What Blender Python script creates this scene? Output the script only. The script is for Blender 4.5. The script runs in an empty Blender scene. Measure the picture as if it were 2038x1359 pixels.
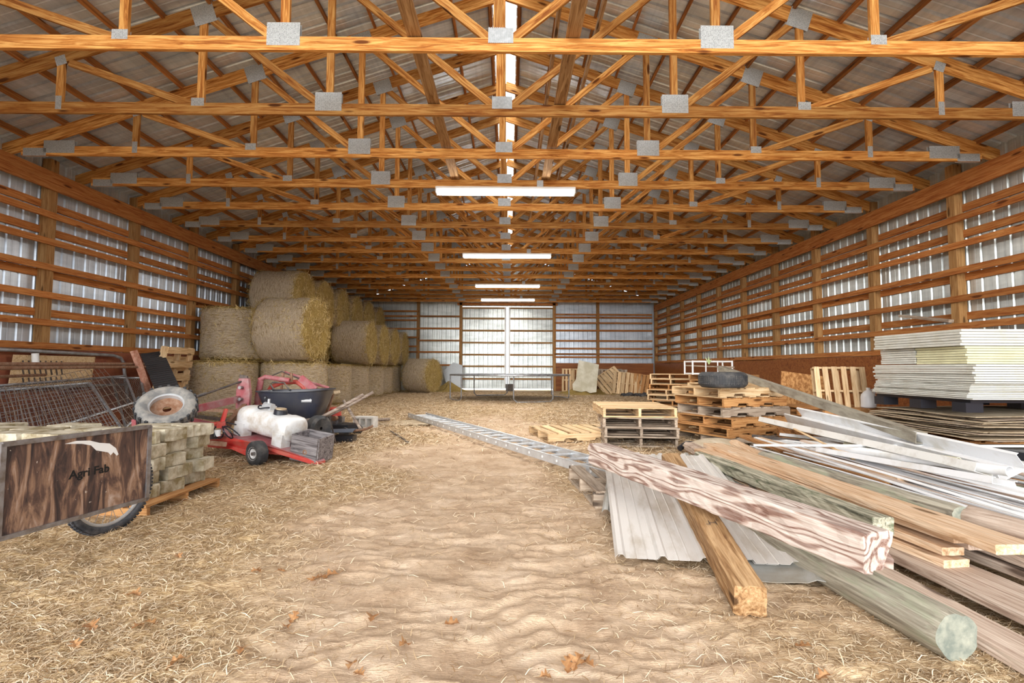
import bpy, math, random
import numpy as np
from mathutils import Vector, Matrix, Euler
S = bpy.context.scene
COL = S.collection
random.seed(7)
# ---------------------------------------------------------------- camera, sky, sun, exposure
F = 970.0
CAMP = Vector((0.10, 0.0, 1.10))
cd = bpy.data.cameras.new('camera'); cd.sensor_width = 36.0; cd.lens = F/2038*36; cd.clip_start = .05; cd.clip_end = 300
cam = bpy.data.objects.new('camera', cd); COL.objects.link(cam)
CR = Matrix.Rotation(math.radians(-.295), 4, 'Z') @ Matrix.Rotation(math.radians(90+3.16), 4, 'X') @ Matrix.Rotation(.004, 4, 'Z')
cam.matrix_world = Matrix.Translation(CAMP) @ CR
S.camera = cam
S.view_settings.view_transform = 'Standard'; S.view_settings.look = 'None'
S.view_settings.gamma = 1; S.view_settings.use_curve_mapping = False
S.view_settings.exposure = 1.78
W = bpy.data.worlds.new('sky'); S.world = W; W.use_nodes = True
W.node_tree.nodes['Background'].inputs[0].default_value = (.93, .97, 1.0, 1)
W.node_tree.nodes['Background'].inputs[1].default_value = 1.0
def sun(name, rot, energy, ang, colr=(1, .98, .94)):
    l = bpy.data.lights.new(name, 'SUN'); l.energy = energy; l.angle = math.radians(ang); l.color = colr
    o = bpy.data.objects.new(name, l); COL.objects.link(o); o.rotation_euler = [math.radians(a) for a in rot]; return o
sun('hazy_sun', (78, 0, -14), 1.15, 40)       # bright haze outside, shining in through the open front
# ---------------------------------------------------------------- helpers
def ray(px, py):
    return (CR.to_3x3() @ Vector(((px-1019)/F, -(py-679.5)/F, -1.0)))
def D(px, py, y):
    d = ray(px, py); return CAMP + d*(y/d.y)
def Z(px, py, z):
    d = ray(px, py); return CAMP + d*((z-CAMP.z)/d.z)
def X(px, py, x):
    d = ray(px, py); return CAMP + d*((x-CAMP.x)/d.x)

class MB:
    def __init__(s): s.v = []; s.f = []; s.m = []
    def add(s, vs, fs, mi=0):
        b = len(s.v); s.v += [tuple(v) for v in vs]; s.f += [tuple(i+b for i in f) for f in fs]; s.m += [mi]*len(fs); return s
    def box(s, c, d, rot=None, mi=0, M=None):
        x, y, z = [q/2 for q in d]
        vs = [Vector((i*x, j*y, k*z)) for i in (-1, 1) for j in (-1, 1) for k in (-1, 1)]
        if rot: e = Euler([math.radians(a) for a in rot]).to_matrix(); vs = [e @ v for v in vs]
        vs = [v+Vector(c) for v in vs]
        if M: vs = [M @ v for v in vs]
        return s.add(vs, [(0, 1, 3, 2), (4, 6, 7, 5), (0, 4, 5, 1), (2, 3, 7, 6), (0, 2, 6, 4), (1, 5, 7, 3)], mi)
    def tube(s, pts, r, n=8, caps=True, closed=False, mi=0):
        pts = [Vector(p) for p in pts]; N = len(pts); rs = r if isinstance(r, (list, tuple)) else [r]*N
        rings = []; up = None
        for i, p in enumerate(pts):
            if closed: t = pts[(i+1) % N]-pts[i-1]
            else: t = pts[min(i+1, N-1)]-pts[max(i-1, 0)]
            t.normalize()
            if up is None:
                up = Vector((0, 0, 1)) if abs(t.z) < .9 else Vector((1, 0, 0))
            a = up-t*up.dot(t)
            if a.length < 1e-5: a = Vector((1, 0, 0))-t*t.x
            a.normalize(); up = a; b = t.cross(a)
            rings.append([p+(a*math.cos(2*math.pi*k/n)+b*math.sin(2*math.pi*k/n))*rs[i] for k in range(n)])
        vs = [v for q in rings for v in q]; fs = []
        for i in range(N if closed else N-1):
            j = (i+1) % N
            for k in range(n): fs.append((i*n+k, i*n+(k+1) % n, j*n+(k+1) % n, j*n+k))
        if caps and not closed: fs.append(tuple(range(n-1, -1, -1))); fs.append(tuple((N-1)*n+k for k in range(n)))
        return s.add(vs, fs, mi)
    def lathe(s, prof, n=24, axis='z', c=(0, 0, 0), mi=0, mis=None, arc=1.0):
        # prof: (r, h) list
        c = Vector(c); vs = []; P = len(prof)
        for i in range(n):
            a = 2*math.pi*i/n
            for r, h in prof:
                q = (r*math.cos(a), r*math.sin(a), h)
                if axis == 'y': q = (q[0], q[2], -q[1])
                if axis == 'x': q = (q[2], q[0], q[1])
                vs.append(c+Vector(q))
        b = len(s.v)
        s.v += [tuple(v) for v in vs]
        for i in range(n):
            j = (i+1) % n
            for k in range(P-1):
                s.f.append((b+i*P+k, b+j*P+k, b+j*P+k+1, b+i*P+k+1)); s.m.append(mis[k] if mis else mi)
        return s
    def prism(s, poly, h0, h1, axis='z', mi=0, M=None):
        n = len(poly); out = []
        for h in (h0, h1):
            for a, b in poly:
                q = {'z': (a, b, h), 'y': (a, h, b), 'x': (h, a, b)}[axis]; out.append(Vector(q))
        if M: out = [M @ v for v in out]
        return s.add(out, [tuple(range(n-1, -1, -1)), tuple(range(n, 2*n))]+[(i, (i+1) % n, n+(i+1) % n, n+i) for i in range(n)], mi)
    def sheet(s, grid, mi=0):
        R = len(grid); C_ = len(grid[0])
        return s.add([p for r in grid for p in r], [(i*C_+j, i*C_+j+1, (i+1)*C_+j+1, (i+1)*C_+j) for i in range(R-1) for j in range(C_-1)], mi)
    def build(s, name, mats, parent=None, loc=(0, 0, 0), rot=(0, 0, 0), smooth=False, M=None, solid=0, recalc=True):
        me = bpy.data.meshes.new(name); me.from_pydata(s.v, [], s.f)
        mats = mats if isinstance(mats, (list, tuple)) else [mats]
        for m in mats: me.materials.append(m)
        if len(mats) > 1: me.polygons.foreach_set('material_index', s.m)
        if recalc and not len(s.f) > 60000:
            import bmesh
            bm = bmesh.new(); bm.from_mesh(me); bmesh.ops.recalc_face_normals(bm, faces=bm.faces); bm.to_mesh(me); bm.free()
        if smooth:
            me.polygons.foreach_set('use_smooth', [True]*len(me.polygons))
            try: me.set_sharp_from_angle(angle=math.radians(40))
            except Exception: pass
        me.update()
        o = bpy.data.objects.new(name, me); COL.objects.link(o)
        if parent: o.parent = parent
        if M is not None: o.matrix_basis = M
        else: o.location = loc; o.rotation_euler = [math.radians(a) for a in rot]
        if solid:
            md = o.modifiers.new('thickness', 'SOLIDIFY'); md.thickness = solid; md.offset = 0
        return o
def tag(o, label=None, cat=None, group=None, kind=None):
    if label: o['label'] = label
    if cat: o['category'] = cat
    if group: o['group'] = group
    if kind: o['kind'] = kind
    return o
def thing(name, label, cat, loc=(0, 0, 0), rot=(0, 0, 0), group=None, M=None):
    o = bpy.data.objects.new(name, None); o.empty_display_size = .1; COL.objects.link(o)
    if M is not None: o.matrix_basis = M
    else: o.location = loc; o.rotation_euler = [math.radians(a) for a in rot]
    return tag(o, label, cat, group)
def copy_tree(o, label=None, loc=None, rot=None, M=None, parent=None, kids=None):
    c = o.copy(); COL.objects.link(c)
    if parent: c.parent = parent
    if label: c['label'] = label
    if M is not None: c.matrix_basis = M
    if loc is not None: c.location = loc
    if rot is not None: c.rotation_euler = [math.radians(a) for a in rot]
    for ch in KIDS.get(o.name, []) if o.name in KIDS else [q for q in bpy.data.objects if q.parent == o]:
        copy_tree(ch, parent=c)
    return c
KIDS = {}
def freeze(o):
    ks = [q for q in bpy.data.objects if q.parent == o]; KIDS[o.name] = ks
    for k in ks: freeze(k)
    return o
def frame(p0, p1, up=(0, 0, 1)):
    p0 = Vector(p0); p1 = Vector(p1); x = (p1-p0).normalized(); u = Vector(up)
    if abs(x.dot(u.normalized())) > .98: u = Vector((0, 1, 0))
    y = u.cross(x).normalized(); z = x.cross(y)
    M = Matrix((x, y, z)).transposed().to_4x4(); M.translation = p0
    return M
ORD = ['first', 'second', 'third', 'fourth', 'fifth', 'sixth', 'seventh', 'eighth', 'ninth', 'tenth', 'eleventh', 'twelfth', 'thirteenth', 'fourteenth', 'fifteenth', 'sixteenth', 'seventeenth', 'eighteenth', 'nineteenth', 'twentieth']
# ---------------------------------------------------------------- numpy noise
def _h(ix, iy, seed):
    n = (ix.astype(np.int64)*374761393 + iy.astype(np.int64)*668265263 + seed*1442695041) & 0x7fffffff
    n = ((n ^ (n >> 13))*1274126177) & 0x7fffffff
    return ((n ^ (n >> 16)) & 0xffff)/65535.0
def vn(x, y, seed=0):
    x = np.asarray(x, float); y = np.asarray(y, float)
    ix = np.floor(x); iy = np.floor(y); fx = x-ix; fy = y-iy
    fx = fx*fx*(3-2*fx); fy = fy*fy*(3-2*fy)
    a = _h(ix, iy, seed); b = _h(ix+1, iy, seed); c = _h(ix, iy+1, seed); d = _h(ix+1, iy+1, seed)
    return (a*(1-fx)+b*fx)*(1-fy)+(c*(1-fx)+d*fx)*fy
def fbm(x, y, o=4, seed=0):
    t = 0; a = .5
    for i in range(o): t = t+a*vn(x*2**i, y*2**i, seed+i*17); a *= .5
    return t
# ---------------------------------------------------------------- materials
def newmat(name):
    m = bpy.data.materials.new(name); m.use_nodes = True; nt = m.node_tree
    return m, nt, nt.nodes['Principled BSDF']
def ramp(nt, fac, stops):
    r = nt.nodes.new('ShaderNodeValToRGB'); e = r.color_ramp.elements
    while len(e) < len(stops): e.new(.5)
    for q, (p, c) in zip(e, stops): q.position = p; q.color = (*c, 1)
    nt.links.new(fac, r.inputs[0]); return r.outputs[0]
def coords(nt, scale=(1, 1, 1), rnd=True):
    tc = nt.nodes.new('ShaderNodeTexCoord'); out = tc.outputs['Object']
    if rnd:
        oi = nt.nodes.new('ShaderNodeObjectInfo'); mu = nt.nodes.new('ShaderNodeMath'); mu.operation = 'MULTIPLY'; mu.inputs[1].default_value = 37.0
        nt.links.new(oi.outputs['Random'], mu.inputs[0]); va = nt.nodes.new('ShaderNodeVectorMath'); va.operation = 'ADD'
        nt.links.new(out, va.inputs[0]); nt.links.new(mu.outputs[0], va.inputs[1]); out = va.outputs[0]
    mp = nt.nodes.new('ShaderNodeMapping'); mp.inputs['Scale'].default_value = scale; nt.links.new(out, mp.inputs[0])
    return mp.outputs[0]
def noise(nt, vec, scale, detail=4, rough=.55, dist=0):
    n = nt.nodes.new('ShaderNodeTexNoise'); n.inputs['Scale'].default_value = scale; n.inputs['Detail'].default_value = detail
    n.inputs['Roughness'].default_value = rough; n.inputs['Distortion'].default_value = dist
    nt.links.new(vec, n.inputs['Vector']); return n.outputs['Fac']
def mix(nt, fac, a, b, mode='MIX'):
    m = nt.nodes.new('ShaderNodeMix'); m.data_type = 'RGBA'; m.blend_type = mode
    if isinstance(fac, (int, float)): m.inputs[0].default_value = fac
    else: nt.links.new(fac, m.inputs[0])
    for i, q in ((6, a), (7, b)):
        if isinstance(q, tuple): m.inputs[i].default_value = (*q, 1)
        else: nt.links.new(q, m.inputs[i])
    return m.outputs[2]
def bump(nt, b, h, strength=.4, dist=.01):
    n = nt.nodes.new('ShaderNodeBump'); n.inputs['Strength'].default_value = strength; n.inputs['Distance'].default_value = dist
    nt.links.new(h, n.inputs['Height']); nt.links.new(n.outputs[0], b.inputs['Normal'])
def vramp(nt, fac, lo, hi):
    m = nt.nodes.new('ShaderNodeMapRange'); m.inputs[1].default_value = lo; m.inputs[2].default_value = hi
    nt.links.new(fac, m.inputs[0]); return m.outputs[0]
def wood(name, dark, mid, light, grain=1.0, knots=True, rough=.75, var=.25, swirl=0, stain=None, stain_amt=(.5, .65), bs=.35):
    m, nt, b = newmat(name)
    v = coords(nt, (.9, 14, 14)); g = noise(nt, v, 2.2*grain, 6, .62, 1.2+swirl)
    v2 = coords(nt, (.5, 60, 60)); g2 = noise(nt, v2, 2.0*grain, 3, .6)
    c = ramp(nt, g, [(.32, dark), (.46, mid), (.62, light)])
    c2 = ramp(nt, g2, [(.35, (.72, .68, .66)), (.6, (1, 1, 1))])
    c = mix(nt, .75, c, c2, 'MULTIPLY')
    if swirl:
        vw0 = coords(nt, (1.1, 6, 6)); nn = nt.nodes.new('ShaderNodeTexNoise'); nn.inputs['Scale'].default_value = 1.1; nn.inputs['Detail'].default_value = 2; nt.links.new(vw0, nn.inputs['Vector'])
        sc_ = nt.nodes.new('ShaderNodeVectorMath'); sc_.operation = 'SCALE'; sc_.inputs['Scale'].default_value = 3.4; nt.links.new(nn.outputs['Color'], sc_.inputs[0])
        ad_ = nt.nodes.new('ShaderNodeVectorMath'); ad_.operation = 'ADD'; nt.links.new(coords(nt, (.28, 5, 5)), ad_.inputs[0]); nt.links.new(sc_.outputs[0], ad_.inputs[1]); vw = ad_.outputs[0]; w = nt.nodes.new('ShaderNodeTexWave'); w.wave_type = 'RINGS'; w.inputs['Scale'].default_value = .85
        w.inputs['Distortion'].default_value = 2.5; w.inputs['Detail'].default_value = 2; w.inputs['Detail Scale'].default_value = .6
        nt.links.new(vw, w.inputs['Vector']); wr = ramp(nt, w.outputs['Fac'], [(.07, dark), (.24, mid), (.5, light)])
        c = mix(nt, .6, c, wr)
    if knots:
        v3 = coords(nt, (1.6, 7, 7)); vo = nt.nodes.new('ShaderNodeTexVoronoi'); vo.inputs['Scale'].default_value = 1.0; nt.links.new(v3, vo.inputs['Vector'])
        k = vramp(nt, vo.outputs['Distance'], .10, .17)
        c = mix(nt, k, tuple(q*.45 for q in dark), c)
    oi = nt.nodes.new('ShaderNodeObjectInfo')
    hs = nt.nodes.new('ShaderNodeHueSaturation'); mr = nt.nodes.new('ShaderNodeMapRange')
    mr.inputs[3].default_value = 1-var; mr.inputs[4].default_value = 1+var; nt.links.new(oi.outputs['Random'], mr.inputs[0])
    nt.links.new(mr.outputs[0], hs.inputs['Value']); nt.links.new(c, hs.inputs['Color']); c = hs.outputs[0]
    if stain:
        v4 = coords(nt, (1.2, 4, 4)); s_ = noise(nt, v4, 2.3, 5, .65); c = mix(nt, vramp(nt, s_, *stain_amt), c, stain)
    nt.links.new(c, b.inputs['Base Color']); b.inputs['Roughness'].default_value = rough; b.inputs['Specular IOR Level'].default_value = .25
    bump(nt, b, g2, bs, .004); return m
def plain(name, c, rough=.6, metal=0, var=0, nscale=8, c2=None, emis=None, es=0, bs=0, lo=.4, hi=.65, scale=(1, 1, 1), spec=.5):
    m, nt, b = newmat(name); b.inputs['Roughness'].default_value = rough; b.inputs['Metallic'].default_value = metal
    b.inputs['Base Color'].default_value = (*c, 1); b.inputs['Specular IOR Level'].default_value = spec
    if c2:
        n = noise(nt, coords(nt, scale), nscale, 6, .65); nt.links.new(ramp(nt, n, [(lo, c), (hi, c2)]), b.inputs['Base Color'])
        if bs: bump(nt, b, n, bs, .01)
    if emis: b.inputs['Emission Color'].default_value = (*emis, 1); b.inputs['Emission Strength'].default_value = es
    return m
M_truss = wood('pine_truss', (.26, .075, .012), (.50, .205, .045), (.74, .41, .13), var=.28)
M_roofwood = wood('purlin_wood', (.20, .07, .02), (.36, .14, .04), (.48, .22, .07), var=.25)
M_post = wood('treated_post', (.24, .11, .035), (.36, .19, .07), (.46, .27, .11), var=.15)
M_girt = wood('wall_girt', (.30, .085, .02), (.47, .17, .045), (.60, .27, .085), var=.2)
M_ply = wood('stained_plywood', (.16, .045, .012), (.27, .085, .022), (.35, .13, .035), knots=False, grain=.5, rough=.5, var=.1)
M_plyred = plain('rust_red_plywood', (.20, .05, .025), .7, c2=(.30, .10, .04), nscale=4)
M_pallet = wood('pallet_wood', (.46, .27, .12), (.68, .47, .26), (.80, .62, .39), var=.2)
M_palletgrey = wood('weathered_pallet', (.20, .14, .10), (.36, .28, .21), (.52, .43, .34), var=.2)
M_palletdark = wood('orange_brown_pallet', (.25, .10, .03), (.46, .22, .08), (.58, .32, .13), var=.15)
M_plank = wood('sawn_plank', (.50, .29, .15), (.72, .49, .31), (.84, .65, .47), var=.1, stain=(.80, .72, .62), stain_amt=(.6, .75))
M_plankgrey = wood('grey_plank', (.36, .25, .19), (.58, .45, .36), (.72, .60, .50), var=.12)
M_beam = wood('weathered_grain_beam', (.17, .08, .06), (.46, .33, .27), (.74, .66, .60), swirl=1.5, knots=False, var=.05, bs=.6)
M_brown = wood('brown_treated_beam', (.20, .10, .04), (.38, .22, .10), (.55, .36, .19), var=.05)
M_green = wood('mossy_timber', (.10, .10, .07), (.38, .37, .28), (.60, .57, .45), knots=False, var=.05, stain=(.13, .16, .09), stain_amt=(.52, .62), bs=.7)
M_log = wood('treated_log', (.17, .15, .12), (.36, .33, .26), (.58, .54, .44), knots=True, var=.1, stain=(.33, .36, .25), stain_amt=(.50, .68), bs=.7)
M_logend = plain('log_end', (.17, .19, .16), .9, c2=(.36, .36, .29), nscale=12, bs=.6)
M_lath = wood('lath_wood', (.30, .18, .13), (.55, .42, .34), (.72, .62, .54), var=.25, knots=False)
M_vinyl = plain('white_vinyl', (.86, .87, .89), .35, c2=(.60, .57, .50), nscale=3, lo=.5, hi=.75)
M_galv = plain('galvanized_plate', (.36, .38, .40), .45, .5, c2=(.48, .50, .52), nscale=30)
M_gutter = plain('dirty_white_metal', (.78, .77, .74), .5, c2=(.50, .45, .38), nscale=5, lo=.5, hi=.72)
# punched truss plate
def platemat():
    m, nt, b = newmat('punched_truss_plate'); v = coords(nt, (1, 1, 1), False)
    br = nt.nodes.new('ShaderNodeTexVoronoi'); br.inputs['Scale'].default_value = 75; br.inputs['Randomness'].default_value = .25; nt.links.new(v, br.inputs['Vector'])
    c = ramp(nt, br.outputs['Distance'], [(.24, (.14, .15, .16)), (.38, (.50, .53, .55))])
    nt.links.new(c, b.inputs['Base Color']); b.inputs['Metallic'].default_value = .25; b.inputs['Roughness'].default_value = .5
    bump(nt, b, br.outputs['Distance'], .5, .004); return m
M_plate = platemat()
def metalwall(name, c1, c2, metal, rough, ax=2):
    m, nt, b = newmat(name)
    sc = [.6, .6, .6]; sc[ax] = 2.4
    v = coords(nt, tuple(sc), False); n = noise(nt, v, 1.2, 5, .6)
    sc2 = [9, 9, 9]; sc2[ax] = .12; n2 = noise(nt, coords(nt, tuple(sc2), False), 1.6, 3, .6)
    c = ramp(nt, n, [(.36, c1), (.6, c2)]); c = mix(nt, .55, c, ramp(nt, n2, [(.35, (.70, .72, .74)), (.62, (1, 1, 1))]), 'MULTIPLY')
    nt.links.new(c, b.inputs['Base Color']); b.inputs['Metallic'].default_value = metal; b.inputs['Roughness'].default_value = rough
    return m
M_wallmetal = metalwall('bare_wall_metal', (.46, .49, .48), (.70, .74, .73), .4, .3)
M_wallleft = metalwall('cool_wall_metal', (.50, .56, .64), (.72, .79, .88), .4, .3)
M_roofmetal = metalwall('roof_metal', (.56, .62, .70), (.78, .85, .94), .4, .24, 1)
M_black = plain('black_plastic', (.018, .02, .028), .38)
M_rubber = plain('dusty_rubber', (.035, .037, .042), .75, c2=(.13, .12, .11), nscale=9, lo=.45, hi=.75)
M_red = plain('red_paint', (.55, .035, .03), .45, c2=(.45, .12, .09), nscale=6)
M_redfade = plain('faded_red_paint', (.36, .07, .085), .6, c2=(.38, .22, .22), nscale=6, bs=.1)
M_rust = plain('rusty_steel', (.20, .09, .045), .8, c2=(.30, .19, .13), nscale=20, bs=.3)
M_steel = plain('worn_steel', (.33, .33, .35), .45, .7, c2=(.20, .17, .15), nscale=14)
M_darksteel = plain('dark_steel', (.07, .065, .065), .6, .4, c2=(.16, .12, .10), nscale=14)
M_zinc = plain('zinc_tube', (.42, .45, .50), .4, .6, c2=(.26, .25, .25), nscale=9)
M_alu = plain('aluminium', (.62, .65, .68), .38, .45, c2=(.50, .51, .53), nscale=10)
M_tank = plain('milky_tank', (.72, .73, .74), .4, c2=(.42, .34, .25), nscale=3.5, lo=.46, hi=.68)
M_conc = plain('concrete_block', (.22, .17, .08), .95, c2=(.60, .55, .44), nscale=6, bs=.9, lo=.38, hi=.62)
M_foam = plain('white_foam', (.62, .62, .57), .8, c2=(.53, .51, .43), nscale=6, bs=.1, lo=.45, hi=.75)
M_foamy = plain('yellowed_foam', (.70, .68, .44), .8, c2=(.62, .59, .38), nscale=6)
M_card = plain('brown_card', (.40, .30, .19), .9, c2=(.60, .50, .36), nscale=9)
M_osb = plain('strand_board', (.30, .12, .03), .8, c2=(.58, .30, .11), nscale=30, scale=(1, 1, .5), lo=.42, hi=.58)
M_white = plain('white_enamel', (.80, .80, .80), .35)
M_tubeglow = plain('lit_tube', (1, 1, 1), .5, emis=(1, .97, .90), es=8)
M_jug = plain('cloudy_jug', (.72, .74, .78), .3)
# ---------------------------------------------------------------- shell
HW = 7.3; YB = 24.2; Y0 = -1.5; CH = 4.245           # half width, back wall, open front, bottom chord underside
def roofz(x): return CH+.30+(HW-abs(x))/3
def ribprofile(L, pitch=.2286, h=.022):
    pts = []; u = 0
    while u < L:
        for a, b in ((0, 0), (.035, 0), (.05, h), (.072, h), (.087, 0), (.145, 0), (.152, .004), (.165, .004), (.172, 0)):
            if u+a < L: pts.append((u+a, b))
        u += pitch
    pts.append((L, 0)); return pts
def wallpanel(name, p0, dirv, nrm, L, z0, z1, mat, zf=None):
    mb = MB(); pr = ribprofile(L); g = [[], []]
    for u, h in pr:
        q = Vector(dirv)*u+Vector(nrm)*h
        g[0].append((q.x, q.y, z0)); zz = zf(u) if zf else z1; g[1].append((q.x, q.y, zz))
    mb.sheet(g); o = mb.build(name, mat, loc=p0, recalc=False); return tag(o, kind='structure')
wallpanel('wall_left', (-HW-.16, Y0, 0), (0, 1, 0), (-1, 0, 0), YB-Y0+.2, -.1, roofz(HW)-.02, M_wallleft)
wallpanel('wall_right', (HW+.16, Y0, 0), (0, 1, 0), (1, 0, 0), YB-Y0+.2, -.1, roofz(HW)-.02, M_wallmetal)
DX0, DX1 = -2.36, 2.34
ob = wallpanel('wall_back', (-HW-.16, YB+.12, 0), (1, 0, 0), (0, 1, 0), HW+.16+DX0, -.1, 0, M_wallmetal, lambda u: roofz(-HW-.16+u)-.02)
wallpanel('wall_back', (DX1, YB+.12, 0), (1, 0, 0), (0, 1, 0), HW+.16-DX1, -.1, 0, M_wallleft, lambda u: roofz(DX1+u)-.02)
mb = MB(); pr = ribprofile(DX1-DX0)
mb.sheet([[(u, h, 0) for u, h in pr], [(u, h, roofz(DX0+u)-.02-4.2) for u, h in pr]])
tag(mb.build('wall_back', M_wallmetal, loc=(DX0, YB+.12, 4.2), recalc=False), kind='structure')
# roof: ribs run up the slope, a slot of daylight left along the ridge
for sgn, nm in ((-1, 'ceiling'), (1, 'ceiling')):
    mb = MB(); pr = ribprofile(YB-Y0+1.0, h=.03); xe = HW+.35; xr = .19
    g = [[(sgn*xe, u, roofz(xe)+h) for u, h in pr], [(sgn*xr, u, roofz(xr)+h) for u, h in pr]]
    mb.sheet(g); tag(mb.build(nm, M_roofmetal, loc=(0, Y0-.4, 0), recalc=False), kind='structure')
# sliding door leaves
doorgirts = [613, 634, 658, 682, 706, 729, 754]
for k, (a, b, side) in enumerate(((DX0-.05, -.07, 'left'), (.05, DX1+.05, 'right'))):
    mb = MB(); pr = ribprofile(b-a); z0, z1 = .09, 4.17
    mb.sheet([[(u, h, z0) for u, h in pr], [(u, h, z1) for u, h in pr]])
    d = mb.build('door_%d' % (k+1), M_wallmetal, loc=(a, YB+.22, 0), recalc=False); tag(d, kind='structure')
    for py in doorgirts:
        z = D(1010, py, YB+.17).z
        MB().box(((b-a)/2, -.04, z), (b-a-.02, .04, .09)).build('door_rail', M_post, d)
    for x in (.05, b-a-.05): MB().box((x, -.045, 2.15), (.06, .045, 3.98)).build('door_stile', M_white if x < 1 and k == 1 or x > 1 and k == 0 else M_post, d)
tag(MB().box((0, 0, 0), (DX1-DX0+.3, .14, .12)).build('trim_1', M_girt, loc=((DX0+DX1)/2, YB+.0, 4.30)), kind='structure')

WORDS_Z = ['lowest', 'second lowest', 'third lowest', 'fourth lowest', 'fifth lowest', 'sixth lowest', 'seventh lowest', 'eighth lowest', 'ninth lowest', 'topmost']
def board(name, p0, p1, w, h, mat, parent=None, up=(0, 0, 1), label=None, cat=None, group=None):
    """w across (y local), h along up (z local); the mesh runs along its own x axis"""
    L = (Vector(p1)-Vector(p0)).length
    o = MB().box((L/2, 0, 0), (L, w, h)).build(name, mat, parent, M=frame(p0, p1, up), recalc=False)
    if label: tag(o, label, cat, group)
    return o
# posts, girts, header beams on the side walls
posts_y = [7.8+1.8*k for k in range(-3, 9)]+[YB-.1]
for sgn, side in ((-1, 'left'), (1, 'right')):
    for i, y in enumerate(posts_y):
        n = i-2
        lab = 'square wooden post of the %s wall, %s' % (side, 'nearest the camera' if i == 0 else ('in the far corner by the back wall' if i == len(posts_y)-1 else '%s one counted from the open front' % ORD[i]))
        o = board('wall_post', (sgn*(HW+.07), y, 0), (sgn*(HW+.07), y, 4.45), .14, .14, M_post, label=lab, cat='post', group='posts of the %s wall' % side)
    zs = [1.43, 1.80, 2.24, 2.69, 3.10, 3.53]
    for i, z in enumerate(zs):
        board('wall_girt', (sgn*(HW-.02), Y0+.2, z), (sgn*(HW-.02), YB-.2, z), .04, .10, M_girt, label='red-brown board across the %s wall posts, %s of the inner row' % (side, WORDS_Z[i] if i < 5 else 'topmost'), cat='wall board', group='inner boards of the %s wall' % side)
    for i, z in enumerate([1.32, 1.97, 2.60, 3.30, 3.72]):
        board('wall_girt', (sgn*(HW+.142), Y0+.2, z), (sgn*(HW+.142), YB, z), .032, .12, M_girt, label='brown board behind the %s wall posts, %s of the outer row' % (side, WORDS_Z[i] if i < 4 else 'topmost'), cat='wall board', group='outer boards of the %s wall' % side)
    board('header_beam', (sgn*(HW-.02), Y0, 4.085), (sgn*(HW-.02), YB-.15, 4.085), .045, .29, M_girt, label='long wide header beam carrying the roof trusses along the %s wall' % side, cat='beam')
    nm = 'baseboard_'+side
    mb = MB(); y = Y0
    k = 0
    while y < YB-.3:
        L = min(2.43, YB-.25-y); mb.box((0, y+L/2, .69 if k % 3 else .685), (.014+.004*(k % 2), L-.006, 1.36 if k % 3 else 1.34)); y += L; k += 1
    tag(mb.build(nm, M_plyred if sgn < 0 else M_ply, loc=(sgn*(HW-.03), 0, 0)), kind='structure')
# back wall posts and rails
for px, nm in ((832, 'left of the dark rail bay'), (917, 'left jamb of the sliding door'), (1103, 'right jamb of the sliding door'), (1190, 'between the door and the right corner')):
    x = D(px, 680, YB).x
    board('wall_post', (x, YB, 0), (x, YB, 4.9), .14, .14, M_post, up=(0, 1, 0), label='wooden post of the back wall, %s' % nm, cat='post', group='posts of the back wall')
xA, xB, xC = D(832, 680, YB).x, D(917, 680, YB).x, D(1103, 680, YB).x
def rails(x0, x1, pys, where, grp, yy=YB-.06):
    for i, py in enumerate(pys):
        z = D(1010, py, yy).z
        board('wall_girt', (x0, yy, z), (x1, yy, z), .04, .085, M_girt if i % 2 else M_roofwood, label='horizontal rail of the back wall %s, %s' % (where, 'topmost' if i == 0 else ('lowest' if i == len(pys)-1 else ORD[i]+' from the top')), cat='wall board', group=grp)
rails(-HW+.1, xA, [620, 630, 638, 655, 672, 690, 701], 'in the bay behind the hay', 'back wall rails behind the hay')
rails(xA, xB, [630, 654, 678, 701, 727], 'just left of the sliding door', 'back wall rails left of the door')
rails(xC, HW-.1, [625.3, 631, 642, 657, 677.5, 693, 704, 710], 'right of the sliding door', 'back wall rails right of the door')
tag(MB().box((0, 0, .69), (HW-xC-.15, .02, 1.37)).build('baseboard_back', M_ply, loc=((HW+xC)/2, YB-.09, 0)), kind='structure')
# purlins
slopeL = (HW+.2)/math.cos(math.atan(1/3))
for sgn, side in ((-1, 'left'), (1, 'right')):
    for i in range(13):
        x = .24+i*.575
        if x > HW+.2: break
        z = roofz(x)-.055
        board('roof_purlin', (sgn*x, Y0-.3, z), (sgn*x, YB+.1, z), .04, .09, M_roofwood, up=(sgn*1/3, 0, 1), label='long roof purlin on the %s slope, %s' % (side, 'nearest the ridge' if i == 0 else ORD[i]+' down from the ridge'), cat='purlin', group='roof purlins of the %s slope' % side)
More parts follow.
